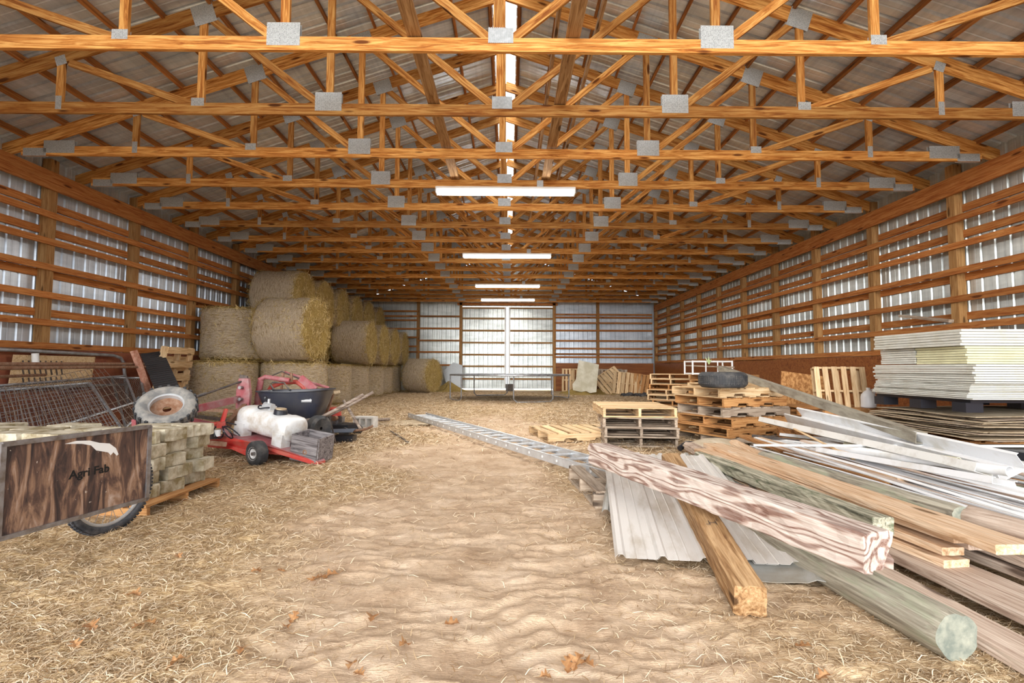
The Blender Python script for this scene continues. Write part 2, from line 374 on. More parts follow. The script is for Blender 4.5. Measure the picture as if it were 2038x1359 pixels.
# ---------------------------------------------------------------- trusses
def rc(x): return .13+(HW-abs(x))/3                   # centre line of the sloping chord above the truss foot
def make_truss(label):
    t = thing('roof_truss', label, 'truss', group='wooden roof trusses')
    board('bottom_chord', (-HW+.12, 0, .07), (HW-.12, 0, .07), .040, .14, M_truss, t)
    for s in (-1, 1):
        board('top_chord', (s*(HW+.25), 0, rc(HW+.25)), (s*.005, 0, rc(0)), .038, .184, M_truss, t)
        for x in (2.15, 3.75, 5.5):
            board('web', (s*x, 0, .10), (s*x, 0, rc(x)-.05), .036, .089, M_truss, t, up=(1, 0, 0))
        board('web', (s*.10, 0, .12), (s*2.08, 0, rc(2.15)-.09), .0355, .089, M_truss, t)
        board('web', (s*2.25, 0, .12), (s*3.66, 0, rc(3.75)-.09), .0355, .089, M_truss, t)
        board('web', (s*3.85, 0, .12), (s*5.40, 0, rc(5.5)-.08), .0355, .089, M_truss, t)
    board('web', (-.03, 0, .12), (-.03, 0, rc(0)-.05), .036, .089, M_truss, t, up=(1, 0, 0))
    def plate(x, z, w, h, rot=0):
        mb = MB()
        for yy in (-.0215, .0215): mb.box((0, yy, 0), (w, .0016, h))
        mb.build('gusset_plate', M_plate, t, loc=(x, 0, z), rot=(0, rot, 0))
    mb = MB()
    for k in range(12):
        for yy in (-.0235, .0235): mb.box((-.1145+k*.0208, yy, 0), (.011, .007, .16))
    mb.box((0, 0, 0), (.25, .0422, .155)); mb.build('ridged_plate', M_galv, t, loc=(0, 0, .165))
    for s in (-1, 1):
        plate(s*2.16, .165, .33, .235); plate(s*3.78, .15, .16, .10); plate(s*5.5, .13, .075, .17)
        plate(s*2.15, rc(2.15)-.04, .30, .24, s*18.4); plate(s*3.75, rc(3.75)-.03, .28, .26, s*18.4); plate(s*5.5, rc(5.5)-.06, .13, .12, s*18.4)
        plate(s*6.62, .13, .46, .19); plate(s*6.98, .05, .34, .12)
    return freeze(t)
TY = [4.70+1.22*n for n in range(16)]
def tl(i):
    if i == 0: return 'orange pine roof truss nearest the camera, crossing the whole top of the view'
    if i == 3: return 'orange pine roof truss fourth from the front, carrying the nearest tube light'
    if i == 7: return 'orange pine roof truss eighth from the front, above the second tube light'
    if i == 11: return 'orange pine roof truss twelfth from the front, above the third tube light'
    if i == 14: return 'pine roof truss second from the back wall, above the farthest tube light'
    if i == 15: return 'last pine roof truss, right in front of the back wall'
    return 'orange pine roof truss, %s counted from the front' % ORD[i]
t0 = make_truss(tl(0)); t0.location = (0, TY[0], CH)
for i in range(1, 16): copy_tree(t0, tl(i), loc=(random.uniform(-.015, .015), TY[i], CH+random.uniform(-.008, .008)))
# long braces running down the barn
for x, z, y1, w, h, lab in ((-.86, CH+.17, TY[3]+.5, .14, .04, 'weathered flat brace lying on the truss chords left of the ridge'),
                     (.72, CH+.17, TY[3]+.4, .14, .04, 'split weathered flat brace lying on the truss chords right of the ridge'),
                     (-1.20, CH+1.17, YB-1, .04, .09, 'long dark brace nailed along the truss webs left of the ridge'),
                     (1.20, CH+1.17, YB-1, .04, .09, 'long brace nailed along the truss webs right of the ridge'),
                     (.62, CH+.72, YB-1, .04, .09, 'long thin brace low on the webs close to the right of the ridge')):
    board('long_brace', (x, 1.0, z), (x, y1, z), w, h, M_brown, label=lab, cat='brace', group='braces along the trusses')
for i in range(16):
    if i < 15:
        for s in (-1, 1):
            if i > 3:
                a = (s*.9, TY[i]+.03, CH+.3); b = (s*1.3, TY[i+1]-.03, CH+1.0)
                board('cross_brace', a, b, .04, .07, M_truss, label='short slanting brace %s of the ridge, between the %s truss and the next' % ('left' if s < 0 else 'right', ORD[i]), cat='brace', group='short slanting braces between trusses')
# ---------------------------------------------------------------- tube lights
def make_light():
    t = thing('tube_light', '', 'ceiling light', group='white double tube lights')
    mb = MB(); mb.prism([(-.075, .0), (.075, 0), (.075, -.03), (.05, -.075), (-.05, -.075), (-.075, -.03)], -1.2, 1.2, 'x'); mb.build('housing', M_white, t)
    for s in (-1, 1):
        MB().box((s*1.205, 0, -.06), (.02, .16, .11)).build('end_cap', M_white, t)
        MB().tube([(-1.18, s*.045, -.10), (1.18, s*.045, -.10)], .019, 10).build('tube', M_tubeglow, t, smooth=True)
    return freeze(t)
L0 = make_light()
for k, (n, lab) in enumerate(((3, 'nearest and largest white tube light glowing under a truss'), (7, 'second white tube light from the camera, glowing under the ridge'), (11, 'third white tube light from the camera, glowing under the ridge'), (14, 'farthest white tube light, glowing just above the sliding door'))):
    c = L0 if k == 0 else copy_tree(L0)
    c['label'] = lab; c.location = (.02, TY[n], CH+.002)
    al = bpy.data.lights.new('tube_light_glow', 'AREA'); al.shape = 'RECTANGLE'; al.size = 2.3; al.size_y = .12; al.energy = (46, 40, 26, 5)[k]; al.color = (1, .96, .88)
    ao = bpy.data.objects.new('tube_light_glow', al); COL.objects.link(ao); ao.parent = c; ao.location = (0, 0, -.125)
    j = MB(); j.box((0, 0, 0), (.11, .05, .11)); jb = j.build('junction_box', M_galv, loc=(.62, TY[n]-.05, CH+.06)); tag(jb, 'small square electric box on the truss beside %s tube light' % ['the nearest', 'the second', 'the third', 'the farthest'][k], 'electric box', 'electric boxes on the trusses')
# ---------------------------------------------------------------- floor
def straw_amt(x, y):
    n = fbm(x*.8+5, y*.8, 4, 3)
    c = -.32+.02*y
    w = .72+.05*y
    lat = np.clip((np.abs(x-c)-w)/.6, -1, 1)
    far = np.clip((y-7.5)/4, 0, 1)
    return np.clip(.36+.42*lat+far*.6+(n-.47)*1.5, 0, 1)
def floor_h(x, y):
    h = (fbm(x*.7, y*.7, 3, 11)-.45)*.05
    wx = x+.35*(fbm(x*2.3, y*2.3, 3, 51)-.47); wy = y+.30*(fbm(x*2.6+9, y*2.6, 3, 52)-.47)
    h = h+(fbm(wx*4.5, wy*8, 3, 21)-.44)*.045
    rid = 1-np.abs(2*vn(wx*7, wy*15, 61)-1); h = h+(rid**2-.35)*.014*np.clip(1.5-.12*y, .3, 1)
    for c, w, ph in ((-.62, .30, 0), (.22, .26, 1.0), (.95, .2, 2.3)):
        d = wx-c-.03*y; m = np.exp(-(d/w)**4)
        tr = np.sin(wy*2*np.pi/.105+np.abs(d)*11+ph+3.5*fbm(x*3, y*3, 2, 9))
        h = h+m*(np.clip(tr*1.6, -1, 1)*.009-.008)*np.clip(1.6-.12*y, .3, 1)*np.clip(fbm(x*1.9, y*1.9, 2, 31)*3.2-.9, 0, 1)
    s = straw_amt(x, y)
    h = h+s*(fbm(x*9, y*9, 3, 41)-.45)*.03
    near_wall = np.clip((np.abs(x)-6.6)/.7, 0, 1)
    return h*(1-near_wall)*np.where(y > 23, .2, 1.0)
ys = [1.25]
while ys[-1] < YB+1.0: ys.append(ys[-1]*1.0062)
ys = np.array([-30, -8, -2, 0, .6, 1.0]+ys)
xs = [0.0]
while xs[-1] < HW+.14: xs.append(xs[-1]+.0135*(1+max(0, xs[-1]-1.6)*1.1))
xs = np.array(sorted([-q for q in xs[1:]]+xs)); xs = np.concatenate(([-25], xs, [25]))
Xg, Yg = np.meshgrid(xs, ys); Hg = floor_h(Xg, Yg); Hg[:6] = 0; Hg[:, 0] = 0; Hg[:, -1] = 0
nx, ny = len(xs), len(ys)
me = bpy.data.meshes.new('floor')
co = np.stack([Xg, Yg, Hg], -1).reshape(-1, 3)
i = np.arange(nx*ny).reshape(ny, nx)
q = np.stack([i[:-1, :-1], i[:-1, 1:], i[1:, 1:], i[1:, :-1]], -1).reshape(-1, 4)
me.vertices.add(len(co)); me.vertices.foreach_set('co', co.ravel())
me.loops.add(q.size); me.loops.foreach_set('vertex_index', q.ravel())
me.polygons.add(len(q)); me.polygons.foreach_set('loop_start', np.arange(0, q.size, 4)); me.polygons.foreach_set('loop_total', np.full(len(q), 4))
me.polygons.foreach_set('use_smooth', np.ones(len(q), bool))
at = me.attributes.new('straw', 'FLOAT', 'POINT'); at.data.foreach_set('value', straw_amt(Xg, Yg).ravel())
me.update(); me.validate()
def floormat():
    m, nt, b = newmat('dirt_and_straw'); v = coords(nt, (1, 1, 1), False)
    a = nt.nodes.new('ShaderNodeAttribute'); a.attribute_name = 'straw'
    n1 = noise(nt, v, 3, 6, .65); n2 = noise(nt, v, 40, 4, .7)
    dirt = ramp(nt, n1, [(.3, (.42, .29, .19)), (.52, (.59, .44, .31)), (.72, (.69, .54, .41))])
    dirt = mix(nt, .5, dirt, ramp(nt, n2, [(.3, (.72, .70, .68)), (.6, (1.05, 1.03, 1.0))]), 'MULTIPLY')
    hs = []
    for k, (rz, sc) in enumerate(((20, 1), (75, 1.2), (140, .9))):
        mp = nt.nodes.new('ShaderNodeMapping'); mp.inputs['Rotation'].default_value = (0, 0, math.radians(rz)); mp.inputs['Scale'].default_value = (14*sc, 170*sc, 14)
        nt.links.new(v, mp.inputs[0]); hs.append(noise(nt, mp.outputs[0], 1, 2, .5, 1.0))
    mx = nt.nodes.new('ShaderNodeMath'); mx.operation = 'MAXIMUM'; nt.links.new(hs[0], mx.inputs[0]); nt.links.new(hs[1], mx.inputs[1])
    mx2 = nt.nodes.new('ShaderNodeMath'); mx2.operation = 'MAXIMUM'; nt.links.new(mx.outputs[0], mx2.inputs[0]); nt.links.new(hs[2], mx2.inputs[1])
    st = ramp(nt, mx2.outputs[0], [(.46, (.17, .095, .04)), (.57, (.48, .33, .17)), (.70, (.78, .62, .40))])
    c = mix(nt, vramp(nt, a.outputs['Fac'], .25, .75), dirt, st); nt.links.new(c, b.inputs['Base Color'])
    b.inputs['Roughness'].default_value = .95; b.inputs['Specular IOR Level'].default_value = .1
    ad = nt.nodes.new('ShaderNodeMath'); ad.operation = 'ADD'; nt.links.new(n2, ad.inputs[0]); nt.links.new(mx2.outputs[0], ad.inputs[1])
    bump(nt, b, ad.outputs[0], .6, .012); return m
me.materials.append(floormat())
fo = bpy.data.objects.new('floor', me); COL.objects.link(fo); tag(fo, kind='structure')

def strawmat(name, a, b_, c_):
    m, nt, b = newmat(name)
    at = nt.nodes.new('ShaderNodeAttribute'); at.attribute_name = 'shade'
    nt.links.new(ramp(nt, at.outputs['Fac'], [(0, a), (.5, b_), (1, c_)]), b.inputs['Base Color']); b.inputs['Roughness'].default_value = .7
    b.inputs['Specular IOR Level'].default_value = .2; return m
M_straw = strawmat('loose_straw', (.24, .135, .06), (.62, .45, .27), (.90, .78, .60))
M_haystalk = strawmat('hay_stalks', (.20, .12, .03), (.55, .39, .13), (.86, .70, .38))
def blades(name, P, N, L, w, mat, parent=None, seed=1, lift=.35, bend=.2):
    """stalks: P points, N normals (n,3); each is a bent ribbon of two quads"""
    rng = np.random.default_rng(seed); n = len(P)
    r = rng.normal(size=(n, 3)); t = r-N*np.sum(r*N, 1, keepdims=True); t /= np.linalg.norm(t, axis=1, keepdims=True)+1e-9
    t = t+N*(rng.uniform(-.1, lift, (n, 1))); t /= np.linalg.norm(t, axis=1, keepdims=True)
    s = np.cross(t, N); s /= np.linalg.norm(s, axis=1, keepdims=True)+1e-9
    L = L*rng.uniform(.4, 1.3, (n, 1)); w = w*rng.uniform(.6, 1.4, (n, 1))
    mid = P+t*L*.5+N*L*rng.uniform(0, bend, (n, 1)); end = P+t*L+s*L*rng.uniform(-.2, .2, (n, 1))
    s = s+N*rng.uniform(-.6, .6, (n, 1))
    co = np.stack([P-s*w/2, P+s*w/2, mid-s*w/2, mid+s*w/2, end-s*w/4, end+s*w/4], 1).reshape(-1, 3)
    b = np.arange(n)[:, None]*6
    q = np.concatenate([b+np.array([[0, 1, 3, 2]]), b+np.array([[2, 3, 5, 4]])], 1).reshape(-1, 4)
    me = bpy.data.meshes.new(name); me.vertices.add(len(co)); me.vertices.foreach_set('co', co.ravel())
    me.loops.add(q.size); me.loops.foreach_set('vertex_index', q.ravel())
    me.polygons.add(len(q)); me.polygons.foreach_set('loop_start', np.arange(0, q.size, 4)); me.polygons.foreach_set('loop_total', np.full(len(q), 4))
    at = me.attributes.new('shade', 'FLOAT', 'POINT'); at.data.foreach_set('value', np.repeat(rng.uniform(0, 1, n), 6))
    me.materials.append(mat); me.update(); me.validate()
    o = bpy.data.objects.new(name, me); COL.objects.link(o)
    if parent: o.parent = parent
    return o
rng = np.random.default_rng(5)
n = 420000
y = 1.3*np.exp(rng.uniform(0, math.log(22.5/1.3), n)); x = rng.uniform(-1, 1, n)*np.minimum(1.2*y+.6, 7.1)
s = straw_amt(x, y); keep = rng.uniform(0, 1, n) < (s**1.6)*.95+.05
x, y = x[keep], y[keep]
z = floor_h(x, y)+.002
Pn = np.stack([x, y, z], -1); Nn = np.tile([[0, 0, 1.0]], (len(x), 1))
sz = (.060*np.clip(y/3, .85, 2.4))[:, None]
o = blades('straw_litter', Pn, Nn, sz, sz*.042, M_straw, seed=9, lift=.28)
tag(o, 'loose straw and chaff scattered over the dirt floor', 'straw', kind='stuff')
# ---------------------------------------------------------------- hay bales
def haymat(name, side):
    m, nt, b = newmat(name); v = coords(nt, (1, 1, 1), True)
    if side:
        mp = nt.nodes.new('ShaderNodeMapping'); mp.inputs['Scale'].default_value = (9, 9, 95); nt.links.new(v, mp.inputs[0]); f1 = noise(nt, mp.outputs[0], 1, 4, .6, .6)
        base = [(.34, (.24, .15, .08)), (.45, (.60, .45, .28)), (.60, (.86, .75, .58))]
        patch = (.70, .58, .44)
    else:
        f1 = noise(nt, v, 26, 6, .75, 2.5)
        base = [(.32, (.10, .055, .012)), (.48, (.50, .34, .10)), (.62, (.84, .65, .29))]; patch = (.64, .46, .15)
    c = ramp(nt, f1, base); n2 = noise(nt, v, 2.2, 4, .6); c = mix(nt, vramp(nt, n2, .35, .85), c, patch)
    f2 = noise(nt, v, 60, 4, .75, 1.0); c = mix(nt, .6, c, ramp(nt, f2, [(.36, (.5, .44, .36)), (.56, (1, 1, 1))]), 'MULTIPLY')
    nt.links.new(c, b.inputs['Base Color']); b.inputs['Roughness'].default_value = .95; b.inputs['Specular IOR Level'].default_value = .1
    ad = nt.nodes.new('ShaderNodeMath'); ad.operation = 'ADD'; nt.links.new(f1, ad.inputs[0]); nt.links.new(f2, ad.inputs[1])
    bump(nt, b, ad.outputs[0], .9, .035); return m
M_hayside = haymat('wrapped_hay', True); M_hayend = haymat('cut_hay_end', False)
def make_bale(seed, R=.76, H=1.24, hairy=2600):
    rg = np.random.default_rng(seed)
    prof = []
    for k in range(6): prof.append((R*.88*k/5*1.0, -H/2-.035*math.cos(k/5*1.5)*0))
    prof = [(0, -H/2+.03), (R*.3, -H/2+.01), (R*.6, -H/2), (R*.82, -H/2+.01), (R*.94, -H/2+.035), (R*.99, -H/2+.09)]
    prof += [(R, -H/2+.09+(H-.18)*k/9) for k in range(1, 9)]
    prof += [(r, -z) for r, z in prof[5::-1]]
    n = 56; mis = [1]*4+[0]*(len(prof)-9)+[1]*4
    mb = MB(); mb.lathe(prof, n, mis=mis)
    v = np.array(mb.v); a = np.arctan2(v[:, 1], v[:, 0]); rr = np.hypot(v[:, 0], v[:, 1])
    nz = fbm(np.cos(a)*2.2+seed, v[:, 2]*2+np.sin(a)*2.2, 4, seed)-.47
    nz2 = fbm(v[:, 0]*4+seed, v[:, 1]*4+v[:, 2]*4, 4, seed+3)-.47
    k = 1+nz*.07+nz2*.05-.012*np.cos(2*a+seed); v[:, 0] *= k; v[:, 1] *= k; v[:, 2] *= 1+.04*nz2
    mb.v = [tuple(q) for q in v]
    t = thing('hay_bale', '', 'hay bale')
    mb.build('body', [M_hayside, M_hayend], t, smooth=True)
    m = int(hairy*.45); ang = rg.uniform(0, 2*math.pi, m); zz = rg.uniform(-H/2, H/2, m)
    P1 = np.stack([np.cos(ang)*R*1.0, np.sin(ang)*R*1.0, zz], -1); N1 = np.stack([np.cos(ang), np.sin(ang), zz*0], -1)
    m2 = int(hairy*1.3); ang = rg.uniform(0, 2*math.pi, m2); r = R*np.sqrt(rg.uniform(0, 1, m2))*.97; sg = np.where(rg.uniform(0, 1, m2) < .5, -1, 1)
    P2 = np.stack([np.cos(ang)*r, np.sin(ang)*r, sg*(H/2-.005)], -1); N2 = np.stack([ang*0, ang*0, sg*1.0], -1)
    m3 = int(hairy*.35); ang = rg.uniform(0, 2*math.pi, m3); sg = np.where(rg.uniform(0, 1, m3) < .5, -1, 1)
    P3 = np.stack([np.cos(ang)*R*.97, np.sin(ang)*R*.97, sg*(H/2-.05)], -1); N3 = np.stack([np.cos(ang)*.7, np.sin(ang)*.7, sg*.7], -1)
    st = blades('loose_stalks', np.concatenate([P1, P2, P3]), np.concatenate([N1, N2, N3]), np.concatenate([np.full((m, 1), .10), np.full((m2, 1), .14), np.full((m3, 1), .12)]), .0065, M_haystalk, t, seed, lift=.12, bend=.07)
    return freeze(t)
B = [make_bale(s) for s in (1, 2, 3)]
used_b = [0, 0, 0]
def bale(k, x, y, z, lying, label, grp, spin=0, sc=(1, 1, 1)):
    rot = (0, 90, 0) if lying else (0, 0, 0)
    o = B[k] if not used_b[k] else copy_tree(B[k]); used_b[k] = 1
    e = Euler((0, 0, math.radians(spin))).to_matrix().to_4x4()
    R_ = (Matrix.Rotation(math.radians(90), 4, 'Y') @ e) if lying else e
    if lying: R_ = Matrix.Rotation(math.radians(-22 if grp == 'lone bale' else random.uniform(-4, 4)), 4, 'Z') @ R_
    o.matrix_basis = Matrix.Translation((x, y, z)) @ R_ @ Matrix.Diagonal((*sc, 1))
    tag(o, label, 'hay bale', grp)
bale(0, -5.15, 11.95, .62, 0, 'big round hay bale standing on end behind the red frames, under the largest lying bale', 'bottom row of hay bales', 40)
for i, yy in enumerate((15.0, 17.0, 18.9, 20.6, 22.2)):
    bale((i+1) % 3, -5.55+random.uniform(-.04, .04), yy, .60, 0, 'hay bale standing on end in the aisle-side bottom row, %s' % ['just behind the wheelbarrow', 'third from the front', 'fourth from the front', 'fifth from the front', 'last before the lone bale'][i], 'bottom row of hay bales', i*70+10, (1, 1, .97))
bale(1, -6.46, 11.2, .62, 0, 'bottom round bale beside the left wall, standing on end right of the black ribbed mat', 'hay bales at the left wall', 110)
bale(2, -6.42, 11.7, 1.87, 0, 'pale round bale standing on end by the left wall, stacked on another bale', 'hay bales at the left wall', 200, (1, 1, .99))
bale(0, -5.07, 11.6, 2.0, 1, 'largest looking round bale, lying on its side with its end toward the aisle', 'lying hay bales of the middle tier', 80)
for i, yy in enumerate((16.85, 18.6, 20.4, 22.3)):
    bale((i+2) % 3, -5.25, yy, 1.97, 1, 'lying hay bale of the middle tier, %s' % ['brown fronted one behind the largest bale', 'third from the front', 'fourth from the front', 'farthest of them'][i], 'lying hay bales of the middle tier', i*50+33)
for i, yy in enumerate((13.6, 15.12, 16.75, 18.3, 19.9, 21.6)):
    bale(i % 3, -6.22, yy, 3.04, 1, 'round hay bale lying in the top tier under the trusses, %s' % ['nearest and widest', 'second from the front', 'third from the front', 'fourth from the front', 'fifth from the front', 'farthest by the back wall'][i], 'top tier of hay bales', i*77+20)
for i, yy in enumerate((12.98, 14.36, 15.93, 17.5, 19.1, 20.75)):
    bale((i+1) % 3, -6.52, yy, 1.91, 1, 'hay bale lying deep in the stack by the left wall, under the top tier', 'hidden supporting hay bales', i*31, (.88, .88, 1))
bale(2, -3.80, 21.9, .76, 1, 'single round hay bale lying on the floor at the far end of the stack', 'lone bale', 15)

# ---------------------------------------------------------------- pallets
def make_pallet(name, mat, L=1.22, Wd=1.02, gap=True, ntop=7, nbot=5, notch=True, thin=.016, seed=0):
    t = thing(name, '', 'pallet'); rd = random.Random(seed)
    H = .135
    for s in (-1, 0, 1):
        a = L/2
        poly = [(-a, thin), (-a, H-thin), (a, H-thin), (a, thin)]
        if notch: poly += [(.36, thin), (.34, .055), (.16, .055), (.14, thin), (-.14, thin), (-.16, .055), (-.34, .055), (-.36, thin)]
        MB().prism([(x, z) for x, z in poly], -.019, .019, 'y').build('stringer', mat, t, loc=(0, s*(Wd/2-.02), 0))
    def decks(n, z, nm):
        bw = (.135 if n < 8 else .14)
        for i in range(n):
            x = -L/2+bw/2+(L-bw)*i/(n-1)
            dz = rd.uniform(-.001, .002); o = MB().box((0, 0, 0), (Wd+rd.uniform(-.015, .01), bw*rd.uniform(.85, 1.0), thin)).build(nm, mat, t, loc=(x, rd.uniform(-.01, .01), z+dz), rot=(0, 0, 90+rd.uniform(-1.3, 1.3)))
    decks(ntop, H-thin/2+.001, 'deck_board'); decks(nbot, thin/2, 'bottom_board')
    return freeze(t)
PAL = {'tan': make_pallet('wooden_pallet', M_pallet, seed=1), 'grey': make_pallet('wooden_pallet', M_palletgrey, seed=2), 'orange': make_pallet('wooden_pallet', M_palletdark, notch=True, seed=3),
       'solid': make_pallet('wooden_pallet', M_pallet, ntop=9, nbot=3, notch=False, seed=4), 'open': make_pallet('wooden_pallet', M_pallet, notch=False, ntop=6, nbot=3, seed=6)}
first = {}
def pallet(kind, M, label, grp):
    if kind in first: o = copy_tree(PAL[kind])
    else: o = PAL[kind]; first[kind] = 1
    o.matrix_basis = M; return tag(o, label, 'pallet', grp)
def PM(x, y, z, rz, tilt=0, roll=0):
    return Matrix.Translation((x, y, z)) @ Euler((math.radians(roll), math.radians(tilt), math.radians(rz))).to_matrix().to_4x4()
TIER = {1: ['only'], 2: ['bottom', 'top'], 3: ['bottom', 'middle', 'top'], 4: ['bottom', 'second lowest', 'second highest', 'top'], 5: ['bottom', 'second lowest', 'middle', 'second highest', 'top'],
        6: ['bottom', 'second lowest', 'third lowest', 'third highest', 'second highest', 'top'], 7: ['bottom', 'second lowest', 'third lowest', 'middle', 'third highest', 'second highest', 'top'], 8: ['bottom', 'second lowest', 'third lowest', 'fourth lowest', 'fourth highest', 'third highest', 'second highest', 'top']}
def stack(x, y, rz, kinds, where, grp, z0=0, jit=.05, jr=4, H=.139):
    for i, k in enumerate(kinds):
        pallet(k, PM(x+random.uniform(-jit, jit), y+random.uniform(-jit, jit), z0+i*H, rz+random.uniform(-jr, jr)), '%s pallet of the stack %s' % (TIER[len(kinds)][i], where), grp)
# ---------------------------------------------------------------- left side: garden cart
def cartply():
    m, nt, b = newmat('peeling_cart_plywood'); v = coords(nt, (1, 1, 1), False)
    mp = nt.nodes.new('ShaderNodeMapping'); mp.inputs['Scale'].default_value = (3, 11, 2.2); nt.links.new(v, mp.inputs[0])
    n = noise(nt, mp.outputs[0], 1.6, 6, .65, 1.0); c = ramp(nt, n, [(.36, (.03, .02, .02)), (.47, (.10, .055, .042)), (.57, (.28, .165, .105)), (.70, (.45, .34, .28))])
    sp = noise(nt, v, 38, 3, .6); c = mix(nt, vramp(nt, sp, .70, .74), c, (.66, .58, .50))
    nt.links.new(c, b.inputs['Base Color']); b.inputs['Roughness'].default_value = .6; bump(nt, b, n, .3, .004); return m
M_cart = cartply()
c0 = D(290, 990, 3.06); c1 = D(290, 849, 3.06); a0 = D(3, 1072, 2.36)
yaw = math.degrees(math.atan2((a0-c0).y, (a0-c0).x))      # cart long axis
CM = Matrix.Translation((c0.x, c0.y, 0)) @ Matrix.Rotation(math.radians(yaw+90), 4, 'Z')
# local frame: -y along the panel toward camera-left, +x away from the aisle is negative ; panel spans y 0..-len
cart = thing('garden_cart', 'wooden garden cart with dark peeling plywood side and spoked wheel at left front', 'garden cart', M=CM)
Lp = (Vector((a0.x, a0.y))-Vector((c0.x, c0.y))).length+.02
def cy(v): return v
zb, zt = .285, .735
MB().box((0, -Lp/2, (zb+zt)/2), (.012, Lp, zt-zb)).build('side_panel', M_cart, cart)
fr = MB()
for z in (zb+.006, zt-.004): fr.box((.002, -Lp/2, z), (.026, Lp+.01, .022))
for y in (0, -Lp): fr.box((.002, y, (zb+zt)/2), (.026, .022, zt-zb))
fr.build('metal_edging', M_steel, cart)
MB().box((-.20, -Lp/2+.10, (zb+zt)/2-.02), (.012, Lp*.9, zt-zb-.03)).build('inner_panel', M_cart, cart)
MB().box((-.20, -Lp/2+.10, zt-.035), (.022, Lp*.9, .018)).build('edge_trim', M_steel, cart)
MB().box((-.10, -.006, (zb+zt)/2), (.2, .012, zt-zb-.05)).build('end_panel', M_cart, cart)
MB().box((-.10, -Lp/2, zb+.03), (.2, Lp-.02, .012)).build('floor_panel', M_cart, cart)
# worn white decal smear and lettering
sm = MB()
pl = [(-.42, .70), (-.36, .708), (-.29, .700), (-.235, .680), (-.175, .668), (-.135, .635), (-.118, .598), (-.128, .592), (-.150, .615), (-.165, .600), (-.18, .618), (-.21, .628), (-.25, .640), (-.28, .672), (-.33, .688)]
pl = [(-.30+ (p_[0]+.30)*.95-.06, p_[1]-.005) for p_ in pl]
sm.prism(pl, .0065, .0075, 'x'); sm.build('white_paint_smear', M_white, cart)
def text(s, name, mat, parent, size, M, ext=.0006):
    cu = bpy.data.curves.new(name, 'FONT'); cu.body = s; cu.size = size; cu.extrude = ext; cu.offset = .0014; cu.materials.append(mat); cu.align_x = 'LEFT'
    o = bpy.data.objects.new(name, cu); COL.objects.link(o); bpy.context.view_layer.update()
    me = bpy.data.meshes.new_from_object(o.evaluated_get(bpy.context.evaluated_depsgraph_get())); bpy.data.objects.remove(o)
    o = bpy.data.objects.new(name, me); COL.objects.link(o); o.parent = parent; o.matrix_basis = M; return o
TM = Matrix.Translation((.0072, -.445, .505)) @ Matrix(((0, 0, 1, 0), (1, 0, 0, 0), (0, 1, 0, 0), (0, 0, 0, 1)))
text('Agri Fab', 'lettering', plain('ink', (.004, .004, .004), .8), cart, .062, TM)
M_tyre = plain('bicycle_tyre', (.03, .035, .045), .7, c2=(.10, .10, .11), nscale=25, bs=.4)
def spoked_wheel(parent, loc, R, rotz=0, ns=28):
    w = MB().tube([(0, (R-.025)*math.cos(a), (R-.025)*math.sin(a)) for a in np.linspace(0, 2*math.pi, 64, endpoint=False)], .026, 10, closed=True).build('wheel', M_tyre, parent, loc=loc, rot=(0, 0, rotz), smooth=True)
    tr = MB()
    for k in range(72):
        a = 2*math.pi*k/72
        for s in (-1, 1): tr.box((s*.012, 0, R+.001), (.012, .016, .008), M=Matrix.Rotation(a+s*.02, 4, 'X'))
    tr.build('tread_knobs', M_tyre, w)
    MB().tube([(0, (R-.058)*math.cos(a), (R-.058)*math.sin(a)) for a in np.linspace(0, 2*math.pi, 64, endpoint=False)], .012, 8, closed=True).build('rim', M_alu, w, smooth=True)
    sp = MB()
    for k in range(ns):
        a = 2*math.pi*k/ns; b = a+(.5 if k % 2 else -.5); s = 1 if k % 4 < 2 else -1
        sp.tube([(s*.03, .022*math.cos(b), .022*math.sin(b)), (0, (R-.06)*math.cos(a), (R-.06)*math.sin(a))], .0017, 5)
    sp.build('spokes', M_zinc, w)
    MB().tube([(-.045, 0, 0), (.045, 0, 0)], .024, 14).build('hub', M_zinc, w, smooth=True)
    return w
ic = CM.inverted()
wc = ic @ D(238, 967, 3.28)
wc = ic @ Vector((-2.55, 3.31, .29))
spoked_wheel(cart, (wc.x, wc.y, .29), .29, 2)
spoked_wheel(cart, (wc.x-.62, wc.y, .29), .29)
MB().tube([(wc.x-.68, wc.y, .29), (wc.x+.05, wc.y, .29)], .010, 8).build('axle', M_steel, cart)
hb = MB(); hb.tube([(-.19, -Lp, .6), (-.19, -Lp-.45, .72), (-.02, -Lp-.45, .72), (-.02, -Lp, .6)], .013, 8); hb.build('handle', M_steel, cart)
